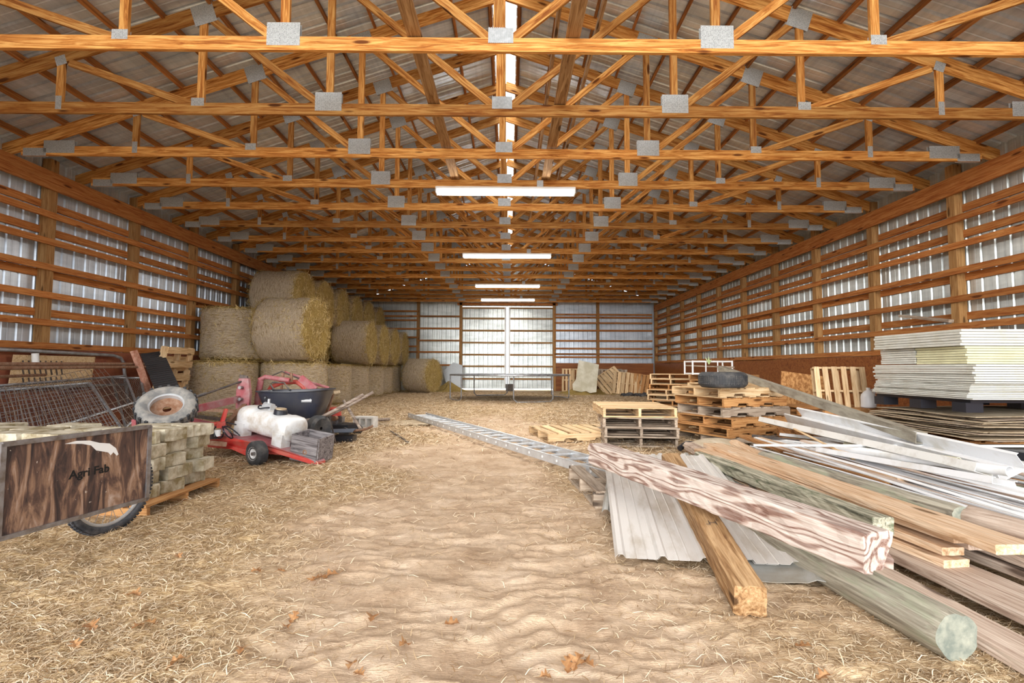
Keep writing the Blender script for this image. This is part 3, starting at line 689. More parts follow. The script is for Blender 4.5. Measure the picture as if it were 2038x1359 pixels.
# ---------------------------------------------------------------- concrete blocks on a pallet
BZ = .085
pallet('orange', Matrix.Translation((-3.15, 4.08, -.05)) @ Matrix.Diagonal((1, .88, 1, 1)), 'brown pallet sunk in the straw under the stack of concrete blocks', 'pallets under the blocks')
pallet('grey', Matrix.Translation((-4.40, 4.10, -.05)) @ Matrix.Diagonal((1, .88, 1, 1)), 'weathered pallet under the far left part of the concrete blocks', 'pallets under the blocks')
def make_block(seed):
    rd = random.Random(seed); mb = MB(); w, d, h = .34, .23, .098
    poly = [(-w/2, -d/2), (w/2, -d/2), (w/2-.045, d/2), (-w/2+.045, d/2)]
    # subdivide the outline for a rough split face
    pts = []
    for i in range(4):
        a, b = poly[i], poly[(i+1) % 4]; n = 8 if i == 0 else 4
        for k in range(n):
            t = k/n; j = .012 if i == 0 and k else .003
            pts.append((a[0]+(b[0]-a[0])*t+rd.uniform(-.003, .003), a[1]+(b[1]-a[1])*t+rd.uniform(-j, j)))
    rings = []
    for z, s in ((0, .975), (.008, 1), (.03, 1), (.065, 1), (h-.008, 1), (h, .97)):
        rings.append([(x*s+rd.uniform(-.003, .003), y*s+rd.uniform(-.003, .003), z) for x, y in pts])
    n = len(pts); vs = [v for r in rings for v in r]; fs = [tuple(range(n-1, -1, -1)), tuple(range(5*n, 6*n))]
    for r in range(5):
        for k in range(n): fs.append((r*n+k, r*n+(k+1) % n, (r+1)*n+(k+1) % n, (r+1)*n+k))
    mb.add(vs, fs); return mb.build('concrete_block', M_conc)
BL = [make_block(s) for s in range(4)]; bu = [0]*4
rows_w = ['in the aisle-facing column', 'second column in from the aisle', 'third column in from the aisle', 'fourth column in from the aisle', 'fifth column in from the aisle', 'sixth column in from the aisle']
lay_w = ['bottom layer', 'second layer up', 'third layer up', 'fourth layer up', 'top layer']
pos_w = ['row nearest the cart', 'middle row', 'back row']
for L_ in range(5):
    for c in range(6):
        for r in range(3):
            if L_ == 4 and (c, r) in ((2, 2), (5, 0), (4, 2)): continue
            k = random.randrange(4)
            o = BL[k] if not bu[k] else BL[k].copy()
            if bu[k]: COL.objects.link(o)
            bu[k] = 1
            jit = random.uniform(-.03, .03)
            if c == 0: x = -2.77+random.uniform(-.06, .05); y = 3.83+r*.285+(.02 if L_ % 2 else -.02)
            else: x = -3.03-(c-1)*.35+jit-(.05 if L_ % 2 else 0); y = 3.82+r*.262+random.uniform(-.012, .012)
            rz = (96 if c == 0 and L_ % 2 else 66 if c == 0 else 0)+(180 if (L_+c+r) % 2 else 0)+random.uniform(-12, 12)
            if c == 0: x += (.02 if L_ % 2 else 0)
            o.matrix_basis = Matrix.Translation((x, y, BZ+L_*.103)) @ Matrix.Rotation(math.radians(rz), 4, 'Z')
            if c == 0: o.matrix_basis = o.matrix_basis @ Matrix.Diagonal((.8, 1, 1.02, 1))
            tag(o, 'tapered concrete block, %s, %s, %s' % (lay_w[L_], rows_w[c], pos_w[r]), 'concrete block', 'stacked concrete blocks')
# ---------------------------------------------------------------- fence panels, gate and pipes on the left
def quadpt(c, u, v):
    a = c[0].lerp(c[1], u); b = c[3].lerp(c[2], u); return a.lerp(b, v)
def wire_panel(name, label, corners, nu, nv, r, mat, framer=0, cat='fence panel', fmat=None, chain=False):
    ctr = sum(corners, Vector())/4; lc = [c-ctr for c in corners]
    t = thing(name, label, cat, loc=ctr); mb = MB()
    if chain:
        for k in range(nu+nv+1):
            pass
        for k in range(-nv, nu+1):
            for s in (0, 1):
                pts = []
                for j in range(0, nv+1):
                    u = (k+j)/nu if s == 0 else (k+nv-j)/nu
                    if 0 <= u <= 1: pts.append(quadpt(lc, u, j/nv)+Vector((0, 0, 0)))
                if len(pts) > 1: mb.tube([pts[0], pts[-1]], r, 4, caps=False)
        mb.build('chain_link', mat, t)
    else:
        for i in range(nu+1): mb.tube([quadpt(lc, i/nu, v)+Vector((0, .012*math.sin(v*5+i), .01*math.sin(v*6))) for v in (0, .33, .66, 1)], r, 4, caps=False)
        for j in range(nv+1): mb.tube([quadpt(lc, u, j/nv)+Vector((0, .012*math.sin(j/nv*5+u*nu), .01*math.sin(j/nv*6))) for u in (0, .25, .5, .75, 1)], r, 4, caps=False)
        mb.build('welded_wire', mat, t)
    if framer:
        for i in range(4): MB().tube([lc[i], lc[(i+1) % 4]], framer, 8).build('frame_tube', fmat or M_zinc, t, smooth=True)
    return t
M_wire = plain('fence_wire', (.36, .31, .27), .5, .5, c2=(.22, .17, .13), nscale=12)
wire_panel('wire_fence_panel', 'grid of brown welded wire leaning nearest over the concrete blocks', [D(-190, 810, 4.9), D(203, 729, 7.6), D(292, 836, 6.3), D(-170, 1010, 4.3)], 30, 8, .0035, M_wire)
wire_panel('wire_fence_panel', 'finer galvanized wire fence panel leaning behind the brown welded grid', [D(-150, 790, 5.2), D(180, 762, 7.0), D(240, 850, 6.2), D(-150, 960, 4.8)], 44, 14, .003, M_zinc, .016)
wire_panel('chain_link_gate', 'small chain link gate with rounded grey frame beside the black mat', [D(222, 752, 8.0), D(280, 752, 8.4), D(292, 812, 7.5), D(250, 850, 7.0)], 14, 12, .003, M_wire, .017, 'gate', chain=True)
wire_panel('chain_link_fence', 'dark chain link fence panel with blue-grey frame tubes low by the left wall', [D(-60, 772, 5.8), D(250, 748, 8.3), D(270, 800, 7.2), D(-60, 905, 5.2)], 60, 20, .0025, M_darksteel, .018, chain=True)
gt = thing('tube_gate', 'long galvanized tube gate with bent corner leaning flat against the left wall', 'gate', loc=(-7.1, 7, 0))
def GP(px, py, x=-7.16): return X(px, py, x)-Vector((-7.1, 7, 0))
MB().tube([GP(-60, 693), GP(60, 698), GP(225, 707), GP(240, 712), GP(246, 722), GP(247, 735), GP(255, 800)], .028, 10).build('frame_tube', M_zinc, gt, smooth=True)
MB().tube([GP(-60, 775), GP(250, 765)], .022, 8).build('rail', M_zinc, gt, smooth=True)
MB().tube([GP(70, 703, -7.1), GP(71, 724, -7.1)], .045, 10).build('upright', M_white, gt, smooth=True)
for k, (a, b, r, lab) in enumerate((((-60, 725, 4.6), (285, 724, 8.6), .022, 'upper rusty pipe lying level along the left wall'), ((-60, 733, 4.5), (288, 730, 8.5), .02, 'second rusty pipe lying close under the upper one at the left wall'), ((-60, 752, 4.9), (90, 746, 6.2), .018, 'short rusty pipe lowest at the far left edge'))):
    pa, pb = D(*a), D(*b); o = MB().tube([(0, 0, 0), pb-pa], r, 10).build('rusty_pipe', M_rust, loc=pa, smooth=True); tag(o, lab, 'pipe', 'rusty pipes at the left wall')
# orange crate back with slots
sg = thing('slotted_plywood_board', 'tan plywood board with rows of slots leaning behind the pipes', 'board', loc=X(110, 740, -7.2))
MB().box((0, 0, 0), (.02, 1.4, .52)).build('panel', M_pallet, sg, rot=(0, 6, 0))
sl = MB()
for r in range(3):
    for k in range(8): sl.box((.014, -.55+k*.09+r*.02, .13-r*.13), (.006, .022, .10), (20, 0, 0))
sl.build('slots', M_darksteel, sg, rot=(0, 6, 0))
# black ribbed rubber mat
mt = [D(279, 705, 9.2), D(324, 699, 9.6), D(366, 790, 8.0), D(318, 800, 7.6)]
ctr = sum(mt, Vector())/4; lc = [c-ctr for c in mt]; g = []
nrm = (lc[1]-lc[0]).cross(lc[3]-lc[0]).normalized()
if nrm.y > 0: nrm = -nrm
for j in range(97): g.append([quadpt(lc, u, j/96)+nrm*(.012*(j % 4 in (1, 2))) for u in (0, .5, 1)])
tag(MB().sheet(g).build('ribbed_rubber_mat', plain('mat_rubber', (.03, .03, .034), .6), loc=ctr, solid=.012), 'black ribbed rubber mat leaning steeply against the left wall', 'mat')
o = MB().box((0, 0, 0), (.05, .11, 1.25)).build('terracotta_post', plain('terracotta', (.42, .17, .11), .8, c2=(.6, .35, .26), nscale=18), M=Matrix.Translation(D(292, 768, 8.3)) @ Euler((math.radians(12), math.radians(-14), 0)).to_matrix().to_4x4())
o.name = 'leaning_board'; tag(o, 'narrow pinkish board leaning between the chain link gate and black mat', 'board')
pm = Matrix.Translation(D(352, 752, 9.8)) @ Euler((0, math.radians(-82), math.radians(8))).to_matrix().to_4x4()
pallet('tan', pm, 'pallet standing on edge between the black mat and the hay', 'pallet by the left wall')
# ---------------------------------------------------------------- machinery left of the aisle
def rod(name, pts, r, mat, parent, n=8): return MB().tube(pts, r, n).build(name, mat, parent, smooth=True)
def bar(name, p0, p1, w, h, mat, parent, up=(0, 0, 1)): return board(name, p0, p1, w, h, mat, parent, up)
# loose wheel with rusty rim, resting tilted on the blocks
wl = thing('tractor_wheel', 'loose dusty tractor wheel with rusty rim tilted on the back of the blocks', 'wheel', M=Matrix.Translation(D(332, 812, 5.35)) @ Euler((math.radians(38), math.radians(22), 0)).to_matrix().to_4x4())
MB().lathe([(.165, -.06), (.20, -.085), (.245, -.085), (.275, -.06), (.285, 0), (.275, .06), (.245, .085), (.20, .085), (.165, .06)], 40).build('tyre', plain('grey_dusty_tyre', (.16, .16, .16), .85, c2=(.32, .30, .27), nscale=12, bs=.3), wl, smooth=True)
lg = MB()
for k in range(22):
    a = 2*math.pi*k/22
    for s in (-1, 1): lg.box((0, .28, s*.035), (.03, .02, .07), (0, 0, 0), M=Matrix.Rotation(a+s*.07, 4, 'Z'))
lg.build('tread', M_rubber, wl)
MB().lathe([(.17, -.06), (.165, -.05), (.15, -.045), (.15, .045), (.165, .05), (.17, .06), (.178, .062)], 36).build('rim', M_alu, wl, smooth=True)
MB().lathe([(.04, -.03), (.09, -.03), (.15, -.01), (.15, .0), (.09, -.018), (.04, -.018), (.04, -.03)], 24).build('disc', M_rust, wl, smooth=True)
# folded boom: purple-red bar, hitch plates, rods
bm_ = thing('implement_boom', 'faded red steel boom with hitch bracket lying from the blocks toward the hay', 'farm implement', loc=D(400, 830, 6.2))
O_ = D(400, 830, 6.2)
def R_(px, py, y): return D(px, py, y)-O_
bar('long_bar', R_(266, 843, 5.2), R_(478, 793, 6.9), .05, .085, M_redfade, bm_)
MB().prism([(-.09, -.20), (.09, -.20), (.10, .0), (.07, .22), (-.06, .22), (-.09, .05)], -.03, .03, 'y').build('hitch_plate', M_redfade, bm_, loc=R_(485, 784, 6.9))
MB().prism([(-.05, -.18), (.05, -.18), (.06, .14), (-.05, .16)], -.012, .012, 'y').build('black_link', M_darksteel, bm_, loc=R_(484, 768, 6.95))
for dz in (-.07, .09): MB().tube([(0, -.05, 0), (0, .05, 0)], .022, 12).build('bolt', M_steel, bm_, loc=R_(480, 784, 6.85)+Vector((0, 0, dz)))
rod('top_rod', [R_(372, 797, 6.3), R_(468, 763, 6.8), R_(484, 758, 6.9)], .014, M_darksteel, bm_)
rod('rod_sleeve', [R_(368, 797, 6.3), R_(410, 783, 6.5)], .02, M_steel, bm_)
bar('brace_bar', R_(492, 803, 6.95), R_(452, 846, 6.4), .06, .07, M_rust, bm_)
bar('lower_bar', R_(345, 828, 6.0), R_(450, 850, 6.2), .05, .05, M_redfade, bm_)
bar('lower_bar', R_(300, 838, 5.9), R_(400, 852, 6.1), .04, .04, M_rust, bm_)
# bright red jointed arm
ra = thing('red_jack', 'bright red jack with crossing arms in front of the boom', 'jack', loc=D(440, 850, 5.9)); O2 = D(440, 850, 5.9)
def R2(px, py, y): return D(px, py, y)-O2
rod('arm', [R2(402, 850, 5.7), R2(418, 845, 5.75), R2(440, 842, 5.85)], .024, M_red, ra)
rod('arm', [R2(450, 815, 5.95), R2(446, 828, 5.9), R2(440, 846, 5.85)], .026, M_red, ra)
MB().box((0, 0, 0), (.06, .08, .07)).build('joint', M_red, ra, loc=R2(440, 845, 5.83))
bar('foot_bar', R2(440, 848, 5.85), R2(456, 868, 5.9), .03, .045, M_redfade, ra)
MB().tube([R2(433, 855, 5.8), R2(433, 868, 5.8)], .035, 12).build('white_cup', M_white, ra, smooth=True)
hs = MB(); hs.tube([R2(430+14*math.cos(a)+a*3, 860+12*math.sin(a*1.1), 5.8+.05*math.sin(a*2)) for a in np.linspace(0, 12, 50)], .008, 6)
o = hs.build('black_hose', M_black, loc=O2, smooth=True); tag(o, 'tangled black hose hanging in front of the sprayer by the red jack', 'hose')
o = MB().tube([R2(410, 852, 5.9), R2(440, 838, 5.95), R2(470, 845, 6.0), R2(500, 842, 6.1)], .008, 6).build('black_cable', M_black, loc=O2, smooth=True); tag(o, 'thin black cable running past the red jack to the white tank', 'cable')
# red tubular roll frame behind wheelbarrow
tf = thing('roll_frame', 'red tubular frame with curved bows standing behind the black wheelbarrow', 'farm implement', loc=D(560, 840, 7.4)); O3 = D(560, 840, 7.4)
def R3(px, py, y): return D(px, py, y)-O3
rod('upright', [R3(511, 828, 7.2), R3(513, 790, 7.2), R3(519, 757, 7.2)], .042, M_redfade, tf, 12)
rod('top_tube', [R3(515, 757, 7.2), R3(528, 750, 7.25), R3(576, 757, 7.3)], .035, M_redfade, tf, 12)
rod('bow', [R3(524, 812, 7.5), R3(527, 790, 7.5), R3(540, 770, 7.5), R3(562, 761, 7.5), R3(590, 760, 7.5), R3(604, 770, 7.5), R3(610, 790, 7.5)], .034, M_red, tf, 10)
rod('bow', [R3(566, 741, 7.6), R3(596, 750, 7.6), R3(620, 762, 7.6), R3(655, 772, 7.6)], .022, M_redfade, tf)
rod('thin_rod', [R3(540, 748, 7.5), R3(561, 739, 7.5), R3(596, 754, 7.5)], .009, M_darksteel, tf)
bar('diagonal_bar', R3(598, 752, 7.3), R3(628, 776, 7.3), .05, .10, M_redfade, tf)
bar('diagonal_bar', R3(492, 818, 7.1), R3(530, 786, 7.3), .03, .04, M_rust, tf)
for px in (563, 580): bar('tab', R3(px, 742, 7.35), R3(px, 760, 7.35), .03, .035, M_rust, tf)
rod('hook_bar', [R3(548, 780, 7.0), R3(538, 764, 7.0), R3(542, 761, 7.0), R3(566, 762, 7.0), R3(576, 776, 7.0)], .012, M_darksteel, tf)
rod('upright', [R3(560, 838, 7.5), R3(561, 800, 7.5), R3(560, 765, 7.5)], .02, M_rust, tf)
# dark clutter: scrap bars on the floor between
for k, (a, b, w, h, m, lab) in enumerate((((372, 826, 8.3), (470, 838, 7.4), .10, .04, M_darksteel, 'dark flat steel bar lying behind the faded boom'), ((360, 812, 7.2), (470, 818, 7.4), .08, .05, M_rust, 'rusty angle bar lying under the faded boom'),
        ((430, 868, 5.9), (372, 872, 5.6), .06, .06, M_darksteel, 'dark steel bar lying between the blocks and sprayer'), ((300, 846, 5.6), (372, 852, 5.8), .10, .06, M_redfade, 'faded red channel just behind the blocks'),
        ((360, 876, 5.5), (450, 884, 5.8), .06, .05, M_rust, 'brown steel bar on the straw left of the sprayer wheel'))):
    board('scrap_bar', D(*a), D(*b), w, h, m, label=lab, cat='steel bar')
# ---------------------------------------------------------------- wheelbarrow
WB = D(592, 835, 6.75)
wb = thing('wheelbarrow', 'wheelbarrow with deep black plastic tub and grey wooden handles', 'wheelbarrow', loc=(WB.x, WB.y, 0), rot=(0, 0, 4))
tub = MB()
def ringp(cx_, w0, w1, hd, z, n=32):
    # rounded outline, longer toward the nose on -x
    pts = []
    for k in range(n):
        a = 2*math.pi*k/n; ca, sa = math.cos(a), math.sin(a); e = 5
        r = (abs(ca)**e+abs(sa)**e)**(-1/e); x = r*ca; y = r*sa
        pts.append((cx_+(w1 if x > 0 else w0)*x, hd*y*(1-.12*(x < 0)*abs(x)), z))
    return pts
prof = [(0, .18, .20, .16, .40), (0, .27, .28, .21, .405), (0, .32, .31, .24, .44), (0, .41, .38, .29, .60), (0, .475, .43, .33, .765), (0, .50, .455, .35, .775), (0, .50, .455, .35, .79), (0, .475, .43, .33, .785), (0, .40, .37, .28, .60), (0, .30, .30, .23, .45), (0, .18, .2, .16, .42)]
rings = [ringp(*p_[:4], p_[4]+0*.0) for p_ in prof]
n = 32; vs = [v for r in rings for v in r]; fs = [tuple(range(n-1, -1, -1)), tuple(range(10*n, 11*n))]
for r in range(10):
    for k in range(n): fs.append((r*n+k, r*n+(k+1) % n, (r+1)*n+(k+1) % n, (r+1)*n+k))
vs = [(x, y, z+(.05*max(0, x) if z > .5 else 0)) for x, y, z in vs]
tub.add(vs, fs); tb = tub.build('tub', plain('black_tub', (.022, .026, .045), .33, c2=(.05, .05, .055), nscale=3), wb, smooth=True)
lgm = MB(); lgm.prism([(.0, .0), (.028, .034), (.055, .012), (.082, .03), (.11, 0)], -.001, .001, 'y'); lgm.box((.055, 0, -.014), (.13, .002, .016)); lgm.box((.055, 0, -.034), (.13, .002, .005))
lgm.build('white_emblem', M_white, tb, M=Matrix.Translation((.16, -.300, .685)) @ Matrix.Rotation(math.radians(-14), 4, 'X'))
M_handle = wood('grey_handle', (.11, .08, .065), (.22, .17, .14), (.36, .30, .25), knots=False)
for s in (-1, 1):
    rod('handle', [(-.45, s*.14, .33), (.35, s*.25, .42), (.62, s*.29, .56), (.95, s*.31, .745)], .022, M_handle, wb, 10)
    rod('leg', [(.30, s*.22, .40), (.28, s*.25, .06), (.45, s*.25, .03), (.36, s*.23, .41)], .012, M_darksteel, wb)
wlw = MB().tube([(0.155*math.cos(a), 0, .155*math.sin(a)) for a in np.linspace(0, 2*math.pi, 36, endpoint=False)], .045, 10, closed=True).build('wheel', M_rubber, wb, loc=(-.62, 0, .20), smooth=True)
MB().tube([(0, -.03, 0), (0, .03, 0)], .12, 20).build('rim', M_white, wlw, smooth=True)
MB().box((-.05, 0, .385), (.75, .46, .03)).build('tray_frame', M_darksteel, wb)
o = MB().tube([D(684, 797, 7.2), D(718, 854, 6.9)], .02, 8).build('wooden_stake', M_handle, smooth=True); tag(o, 'grey wooden stake slanting down from the wheelbarrow handle', 'stake')
o = MB().lathe([(.02, -.05), (.07, -.06), (.13, -.08), (.165, -.05), (.17, 0), (.165, .05), (.13, .08), (.07, .06), (.02, .05)], 32, axis='y').build('tyre', M_rubber, smooth=True, M=Matrix.Translation(D(634, 852, 6.45)) @ Matrix.Rotation(math.radians(60), 4, 'Z'))
o.name = 'small_tyre'; tag(o, 'small fat dusty tyre standing under the black tub', 'tyre')
bt = thing('plywood_chute', 'dusty brown angled board tray behind the wheelbarrow tub', 'board', loc=D(655, 785, 7.35))
MB().prism([(-.25, .0), (.12, .0), (.12, .04), (-.25, .04)], -.14, .14, 'y').build('panel', M_card, bt, rot=(0, -8, 0))
MB().prism([(.12, .02), (.02, -.3), (-.1, -.55), (-.12, -.5), (.05, -.05)], -.14, -.1, 'y').build('side', M_rust, bt)
# ---------------------------------------------------------------- push mower
MWp = Z(652, 872, 0)
mw = thing('push_mower', 'push mower with red engine cover and black deck behind the wooden box', 'lawn mower', loc=(MWp.x, MWp.y+.25, 0), rot=(0, 0, -8))
MB().prism([(-.28, 0), (-.22, -.18), (.1, -.22), (.32, -.16), (.42, 0), (.32, .16), (.1, .22), (-.22, .18)], .10, .20).build('deck', M_black, mw)
MB().lathe([(0, .10), (.08, .10), (.11, .08), (.115, .0), (.12, -.03)], 20).build('engine_cover', M_red, mw, loc=(0, 0, .36), smooth=True)
eb = MB(); eb.box((0, 0, .26), (.18, .17, .13)); eb.box((.12, 0, .27), (.09, .1, .09))
for k in range(5): eb.box((-.10, 0, .21+k*.022), (.08, .14, .008))
eb.build('engine_block', M_steel, mw)
MB().tube([(.1, -.12, .3), (.1, -.19, .3)], .04, 12).build('muffler', M_rust, mw)
for x in (-.25, .30):
    for s in (-1, 1): MB().tube([(x, s*.23-.02, .085), (x, s*.23+.02, .085)], .085, 18).build('wheel', M_rubber, mw, smooth=True)
rod('handle', [(-.25, .2, .15), (-.75, .2, .35)], .011, M_steel, mw); rod('handle', [(-.25, -.2, .15), (-.75, -.2, .35)], .011, M_steel, mw)
# grey/black ramp part at right of box
rp = thing('plastic_chute', 'dark blue-grey plastic chute with rusty arm reaching right', 'chute', loc=Z(680, 880, 0.0)); 
g = [[(x, y, .14+.05*math.cos(y*9)+.03*x) for x in np.linspace(-.16, .2, 6)] for y in np.linspace(-.13, .13, 7)]
MB().sheet(g).build('shell', plain('bluegrey_plastic', (.10, .12, .16), .5), rp, solid=.012)
MB().box((.05, 0, .06), (.28, .2, .08)).build('underside', M_black, rp)
rod('arm', [(.12, 0, .16), (.35, .03, .19), (.45, .02, .24)], .018, M_rust, rp)
# ---------------------------------------------------------------- pull-behind sprayer
n0 = Z(640, 924, .01); w0 = Z(489, 931, 0); 
ang = math.degrees(math.atan2(n0.y-D(455, 868, 6.35).y, n0.x-D(455, 868, 6.35).x))
SPo = (n0+D(455, 868, 6.35))/2
sp = thing('lawn_sprayer', 'red wheeled lawn sprayer carrying a long dirty white tank', 'sprayer', loc=(SPo.x, SPo.y, 0), rot=(0, 0, ang))
Ls = (Vector((n0.x, n0.y))-Vector((D(455, 868, 6.35).x, D(455, 868, 6.35).y))).length
h_ = Ls/2
side = [(-h_, .20), (-h_+.05, .12), (-h_*.4, .13), (-.05, .075), (.2, .12), (h_*.5, .11), (h_*.9, .02), (h_, .02), (h_, .045), (h_*.5, .17), (0, .24), (-h_*.5, .27), (-h_, .25)]
def taper(mb):
    mb.v = [(x, y*(1-.82*max(0, min(1, (x-.15)/(h_-.15)))), z) for x, y, z in mb.v]; return mb
taper(MB().prism(side, -.29, .29, 'y')).build('deck', M_red, sp)
taper(MB().prism([(x, z+.004) for x, z in [(h_, .045), (h_*.5, .17), (0, .24), (-h_*.5, .27), (-h_, .25), (-h_, .245), (-h_*.5, .265), (0, .235), (h_*.5, .165), (h_, .04)]], -.288, .288, 'y')).build('deck_top', M_redfade, sp)
sw = (Matrix.Rotation(math.radians(-ang), 4, 'Z') @ Vector((w0.x-SPo.x, w0.y-SPo.y, 0)))
for s in (-1, 1):
    wh = MB().lathe([(.055, -.05), (.08, -.06), (.11, -.062), (.135, -.045), (.14, 0), (.135, .045), (.11, .062), (.08, .06), (.055, .05)], 30, axis='y').build('wheel', M_rubber, sp, loc=(sw.x, s*.36, .14), smooth=True)
    MB().lathe([(0, .03), (.03, .03), (.045, .045), (.075, .058), (.078, .05), (.078, -.05), (.075, -.058), (.045, -.045), (.03, -.03), (0, -.03)], 24, axis='y').build('hub', M_white, wh, smooth=True)
    MB().tube([(0, -.065, 0), (0, .065, 0)], .02, 10).build('axle_cap', M_steel, wh)
# tank: swept body with moulded feet
def tankring(x, ry, rz, cz, n=28):
    pts = []
    for k in range(n):
        a = 2*math.pi*k/n; ca, sa = math.cos(a), math.sin(a); e = 3.2
        r = (abs(ca)**e+abs(sa)**e)**(-1/e); pts.append((x, ry*r*ca, cz+rz*r*sa))
    return pts
tk = MB(); ln = .46
st_ = [(-ln, .10, .09), (-ln+.02, .155, .13), (-ln+.06, .175, .15), (-ln+.16, .178, .155), (-ln+.19, .165, .145), (-.12, .165, .145), (0, .168, .15), (.12, .165, .145), (ln-.19, .165, .145), (ln-.16, .178, .155), (ln-.06, .175, .15), (ln-.02, .155, .13), (ln, .10, .09)]
rs = [tankring(x, a, b, .43) for x, a, b in st_]; n = 28; vs = [v for r in rs for v in r]; fs = [tuple(range(n-1, -1, -1)), tuple((len(rs)-1)*n+k for k in range(n))]
for r in range(len(rs)-1):
    for k in range(n): fs.append((r*n+k, r*n+(k+1) % n, (r+1)*n+(k+1) % n, (r+1)*n+k))
tk.add(vs, fs)
for x in (-ln+.11, ln-.11):
    for s in (-1, 1): tk.box((x, s*.12, .31), (.17, .12, .16))
tk = tk.build('tank', M_tank, sp, loc=(-.08, .0, .0), rot=(0, 8, 0), smooth=True)
MB().lathe([(0, .03), (.06, .03), (.075, .02), (.08, -.03)], 20).build('lid', M_black, tk, loc=(.16, -.02, .60), smooth=True)
MB().lathe([(.06, 0), (.062, .012), (0, .014)], 20).build('lid_top', M_card, tk, loc=(.16, -.02, .628), smooth=True)
pu = MB(); pu.box((-.12, .03, .60), (.16, .09, .05)); pu.tube([(-.2, .03, .62), (-.05, .03, .62)], .035, 12); pu.tube([(-.14, .03, .62), (-.14, .03, .70)], .016, 10); pu.build('pump', M_alu, tk, smooth=False)
MB().lathe([(0, .03), (.02, .025), (.028, 0), (.02, -.02), (0, -.025)], 14).build('black_knob', M_black, tk, loc=(-.17, .0, .70), smooth=True)
MB().tube([(-.22+.14*(math.cos(a)+1)*.6, .02-.11*math.sin(a), .60+.01*math.sin(3*a)) for a in np.linspace(0, 5.6, 24)], .009, 6).build('hose', M_black, tk, smooth=True)
# small open wooden box on the deck nose
bxM = Matrix.Translation(D(622, 888, 5.72)+Vector((0, 0, .0))) @ Euler((math.radians(4), math.radians(8), math.radians(-14))).to_matrix().to_4x4()
wbx = thing('wooden_box', 'small open grey wooden box with a hole, tipped on the red deck', 'box', M=bxM)
M_greybox = wood('black_grey_wood', (.06, .055, .06), (.22, .20, .21), (.42, .40, .41), knots=False)
w_, d_, hh = .34, .30, .29
MB().box((0, -d_/2, 0), (w_, .018, hh)).build('front', M_greybox, wbx); MB().box((0, d_/2, 0), (w_, .018, hh)).build('back', M_greybox, wbx)
MB().box((-w_/2, 0, 0), (.018, d_-.018, hh)).build('side', M_greybox, wbx); MB().box((w_/2, 0, 0), (.018, d_-.018, hh)).build('side', M_greybox, wbx)
MB().box((0, 0, -hh/2+.01), (w_-.018, d_-.018, .018)).build('bottom', M_greybox, wbx)
MB().lathe([(.012, 0), (.028, 0), (.03, .01), (.012, .01)], 18, axis='y').build('hole_ring', M_rust, wbx, loc=(.02, -d_/2-.01, -.03))
MB().tube([(-.02, -.02, -.08), (.05, .03, .03)], .012, 8).build('nail', M_rust, wbx)
# cinder block, cardboard, stick
cbp = Z(727, 853, 0)
cb = MB(); cb.box((0, -.085, .095), (.39, .03, .19)); cb.box((0, .085, .095), (.39, .03, .19))
for x in (-.18, -.06, .06, .18): cb.box((x, 0, .095), (.032, .14, .19))
o = cb.build('cinder_block', plain('pale_block', (.60, .59, .57), .9, c2=(.75, .74, .72), nscale=14, bs=.3), M=Matrix.Translation(cbp+Vector((0, 0, .02))) @ Euler((math.radians(90), 0, math.radians(-12))).to_matrix().to_4x4() @ Matrix.Translation((0, 0, -.1)))
o.location.z += .10; tag(o, 'pale hollow cinder block lying on its side right of the wheelbarrow', 'cinder block')
cdp = Z(815, 843, 0)
g = [[(x, y, .02+.015*math.sin(x*5+y*3)) for x in np.linspace(-.5, .5, 8)] for y in np.linspace(-.35, .35, 6)]
tag(MB().sheet(g).build('flat_cardboard', M_card, loc=cdp, rot=(0, 0, -8), solid=.008), 'flattened dusty cardboard lying on the aisle floor beyond the mower', 'cardboard')
o = MB().tube([Z(778, 858, .03), Z(800, 872, .03), Z(812, 880, .02)], .012, 8).build('bent_rod', M_darksteel, smooth=True); tag(o, 'thin bent dark rod lying on the aisle floor', 'rod')
o = MB().tube([Z(741, 836, .06), Z(775, 834, .05)], .03, 8).build('short_stick', M_handle, smooth=True); tag(o, 'short pale stick lying by the cinder block', 'stick')
# ---------------------------------------------------------------- ladder
ld = thing('extension_ladder', 'long aluminium ladder lying flat across the aisle to the beams', 'ladder', loc=(0, 0, 0))
# near rail = lower-left line, far rail = upper line
a0_, a1_ = Z(812, 826, .08), D(1185, 907, 4.75); a1_.z = .10
b0_ = Z(836, 818, .10)
dirv = (a1_-a0_).normalized(); perp = Vector((-dirv.y, dirv.x, 0)); 
if perp.y < 0: perp = -perp
wid = .40; a1_ = a0_+dirv*((a1_-a0_).length+.9)
for off in (0, wid):
    p0 = a0_+perp*off; p1 = a1_+perp*off
    mb = MB(); L = (p1-p0).length
    mb.box((L/2, 0, 0), (L, .004, .085)); 
    for s in (-1, 1): mb.box((L/2, (.012 if off == 0 else -.012), s*.041), (L, .028, .004))
    rl = mb.build('side_rail', M_alu, ld, M=frame(p0, p1))
    bo = MB(); n_ = int(L/.305)
    for k in range(n_): bo.tube([(.15+k*.305, -.006, 0), (.15+k*.305, .006, 0)], .014, 10)
    bo.build('rung_rivets', M_white, rl)
for k in range(int((a1_-a0_).length/.305)):
    c = a0_+dirv*(.15+k*.305); MB().tube([c, c+perp*wid], .017, 8).build('rung', M_alu, ld, smooth=True)
freeze(ld)
